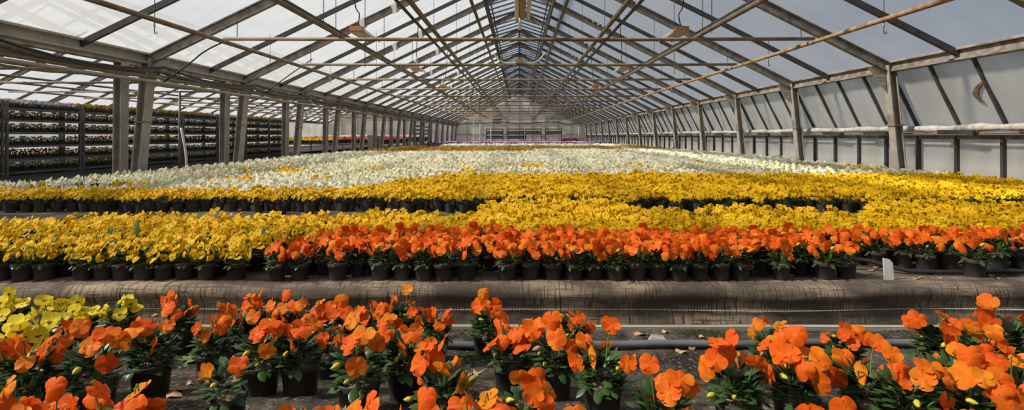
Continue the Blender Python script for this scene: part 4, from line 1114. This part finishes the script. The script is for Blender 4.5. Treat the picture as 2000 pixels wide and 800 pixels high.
# racks far along the gutter side
for i, px in enumerate((815, 832)):
    Y_ = 33 + i * 4; X = (px - VX) * Y_ / F
    t = thing('crate_stack', f'dark stack of plant trays behind the gutter posts, {ordinal(i)}', 'stack', (X, Y_, BED), 'far tray stacks')
    for k in range(6):
        b = MB(); b.box((0, 0, .12 + k * .24), (.55, .5, .06)); b.obj('tray', M['crate'], t)
        b = MB(); b.box((0, 0, .165 + k * .24), (.5, .45, .03)); b.obj('compost', M['soil'] if k < 5 else M['yellow'], t)
    for sx in (-1, 1):
        b = MB(); b.bar((sx * .27, 0, 0), (sx * .27, 0, 1.5), .04, .04); b.obj('upright', M['shelf'], t)

# ------------------------------------------------------------------ light, sky, camera
sun = bpy.data.lights.new('sun', 'SUN'); so = bpy.data.objects.new('sun', sun); C.objects.link(so)
sdir = Vector((-.73, -.14, .65)).normalized()
so.rotation_euler = sdir.to_track_quat('Z', 'Y').to_euler()
sun.energy = 10.5; sun.angle = math.radians(5); sun.color = (1.0, .925, .81)
w = bpy.data.worlds.new('sky'); bpy.context.scene.world = w; w.use_nodes = True
t = w.node_tree; t.nodes.clear(); out = t.nodes.new('ShaderNodeOutputWorld'); bg = t.nodes.new('ShaderNodeBackground')
tc = t.nodes.new('ShaderNodeTexCoord'); mp = t.nodes.new('ShaderNodeMapping'); mp.inputs['Scale'].default_value = (1, 1, 2.2)
t.links.new(tc.outputs['Generated'], mp.inputs['Vector'])
nz = t.nodes.new('ShaderNodeTexNoise'); nz.inputs['Scale'].default_value = 2.3; nz.inputs['Detail'].default_value = 6
t.links.new(mp.outputs['Vector'], nz.inputs['Vector'])
mr = t.nodes.new('ShaderNodeMapRange'); mr.inputs['From Min'].default_value = .42; mr.inputs['From Max'].default_value = .62
t.links.new(nz.outputs['Fac'], mr.inputs['Value'])
sky = mix(t, mr.outputs['Result'], (.20, .29, .42), (.39, .42, .47))
sep = t.nodes.new('ShaderNodeSeparateXYZ'); t.links.new(tc.outputs['Generated'], sep.inputs[0])
m2 = t.nodes.new('ShaderNodeMapRange'); m2.inputs['From Min'].default_value = -.04; m2.inputs['From Max'].default_value = .03
t.links.new(sep.outputs['Z'], m2.inputs['Value'])
t.links.new(mix(t, m2.outputs['Result'], (.16, .15, .12), sky), bg.inputs['Color'])
bg.inputs['Strength'].default_value = 0.8
t.links.new(bg.outputs[0], out.inputs[0])

cam = bpy.data.cameras.new('camera'); co = bpy.data.objects.new('camera', cam); C.objects.link(co)
co.location = (0, 0, HC); co.rotation_euler = (PI / 2, 0, 0)
cam.sensor_width = 36; cam.lens = F / 2000 * 36; cam.shift_x = -(VX - 1000) / 2000; cam.shift_y = -(400 - VY) / 2000
cam.clip_start = .05; cam.clip_end = 300
sc = bpy.context.scene; sc.camera = co
sc.view_settings.view_transform = 'Standard'; sc.view_settings.look = 'None'; sc.view_settings.gamma = 1; sc.view_settings.use_curve_mapping = False
sc.view_settings.exposure = 0.0
cy = sc.cycles
cy.max_bounces = 7; cy.diffuse_bounces = 4; cy.glossy_bounces = 2; cy.transmission_bounces = 6; cy.transparent_max_bounces = 14
cy.sample_clamp_indirect = 8; cy.use_denoising = True; cy.caustics_reflective = False; cy.caustics_refractive = False
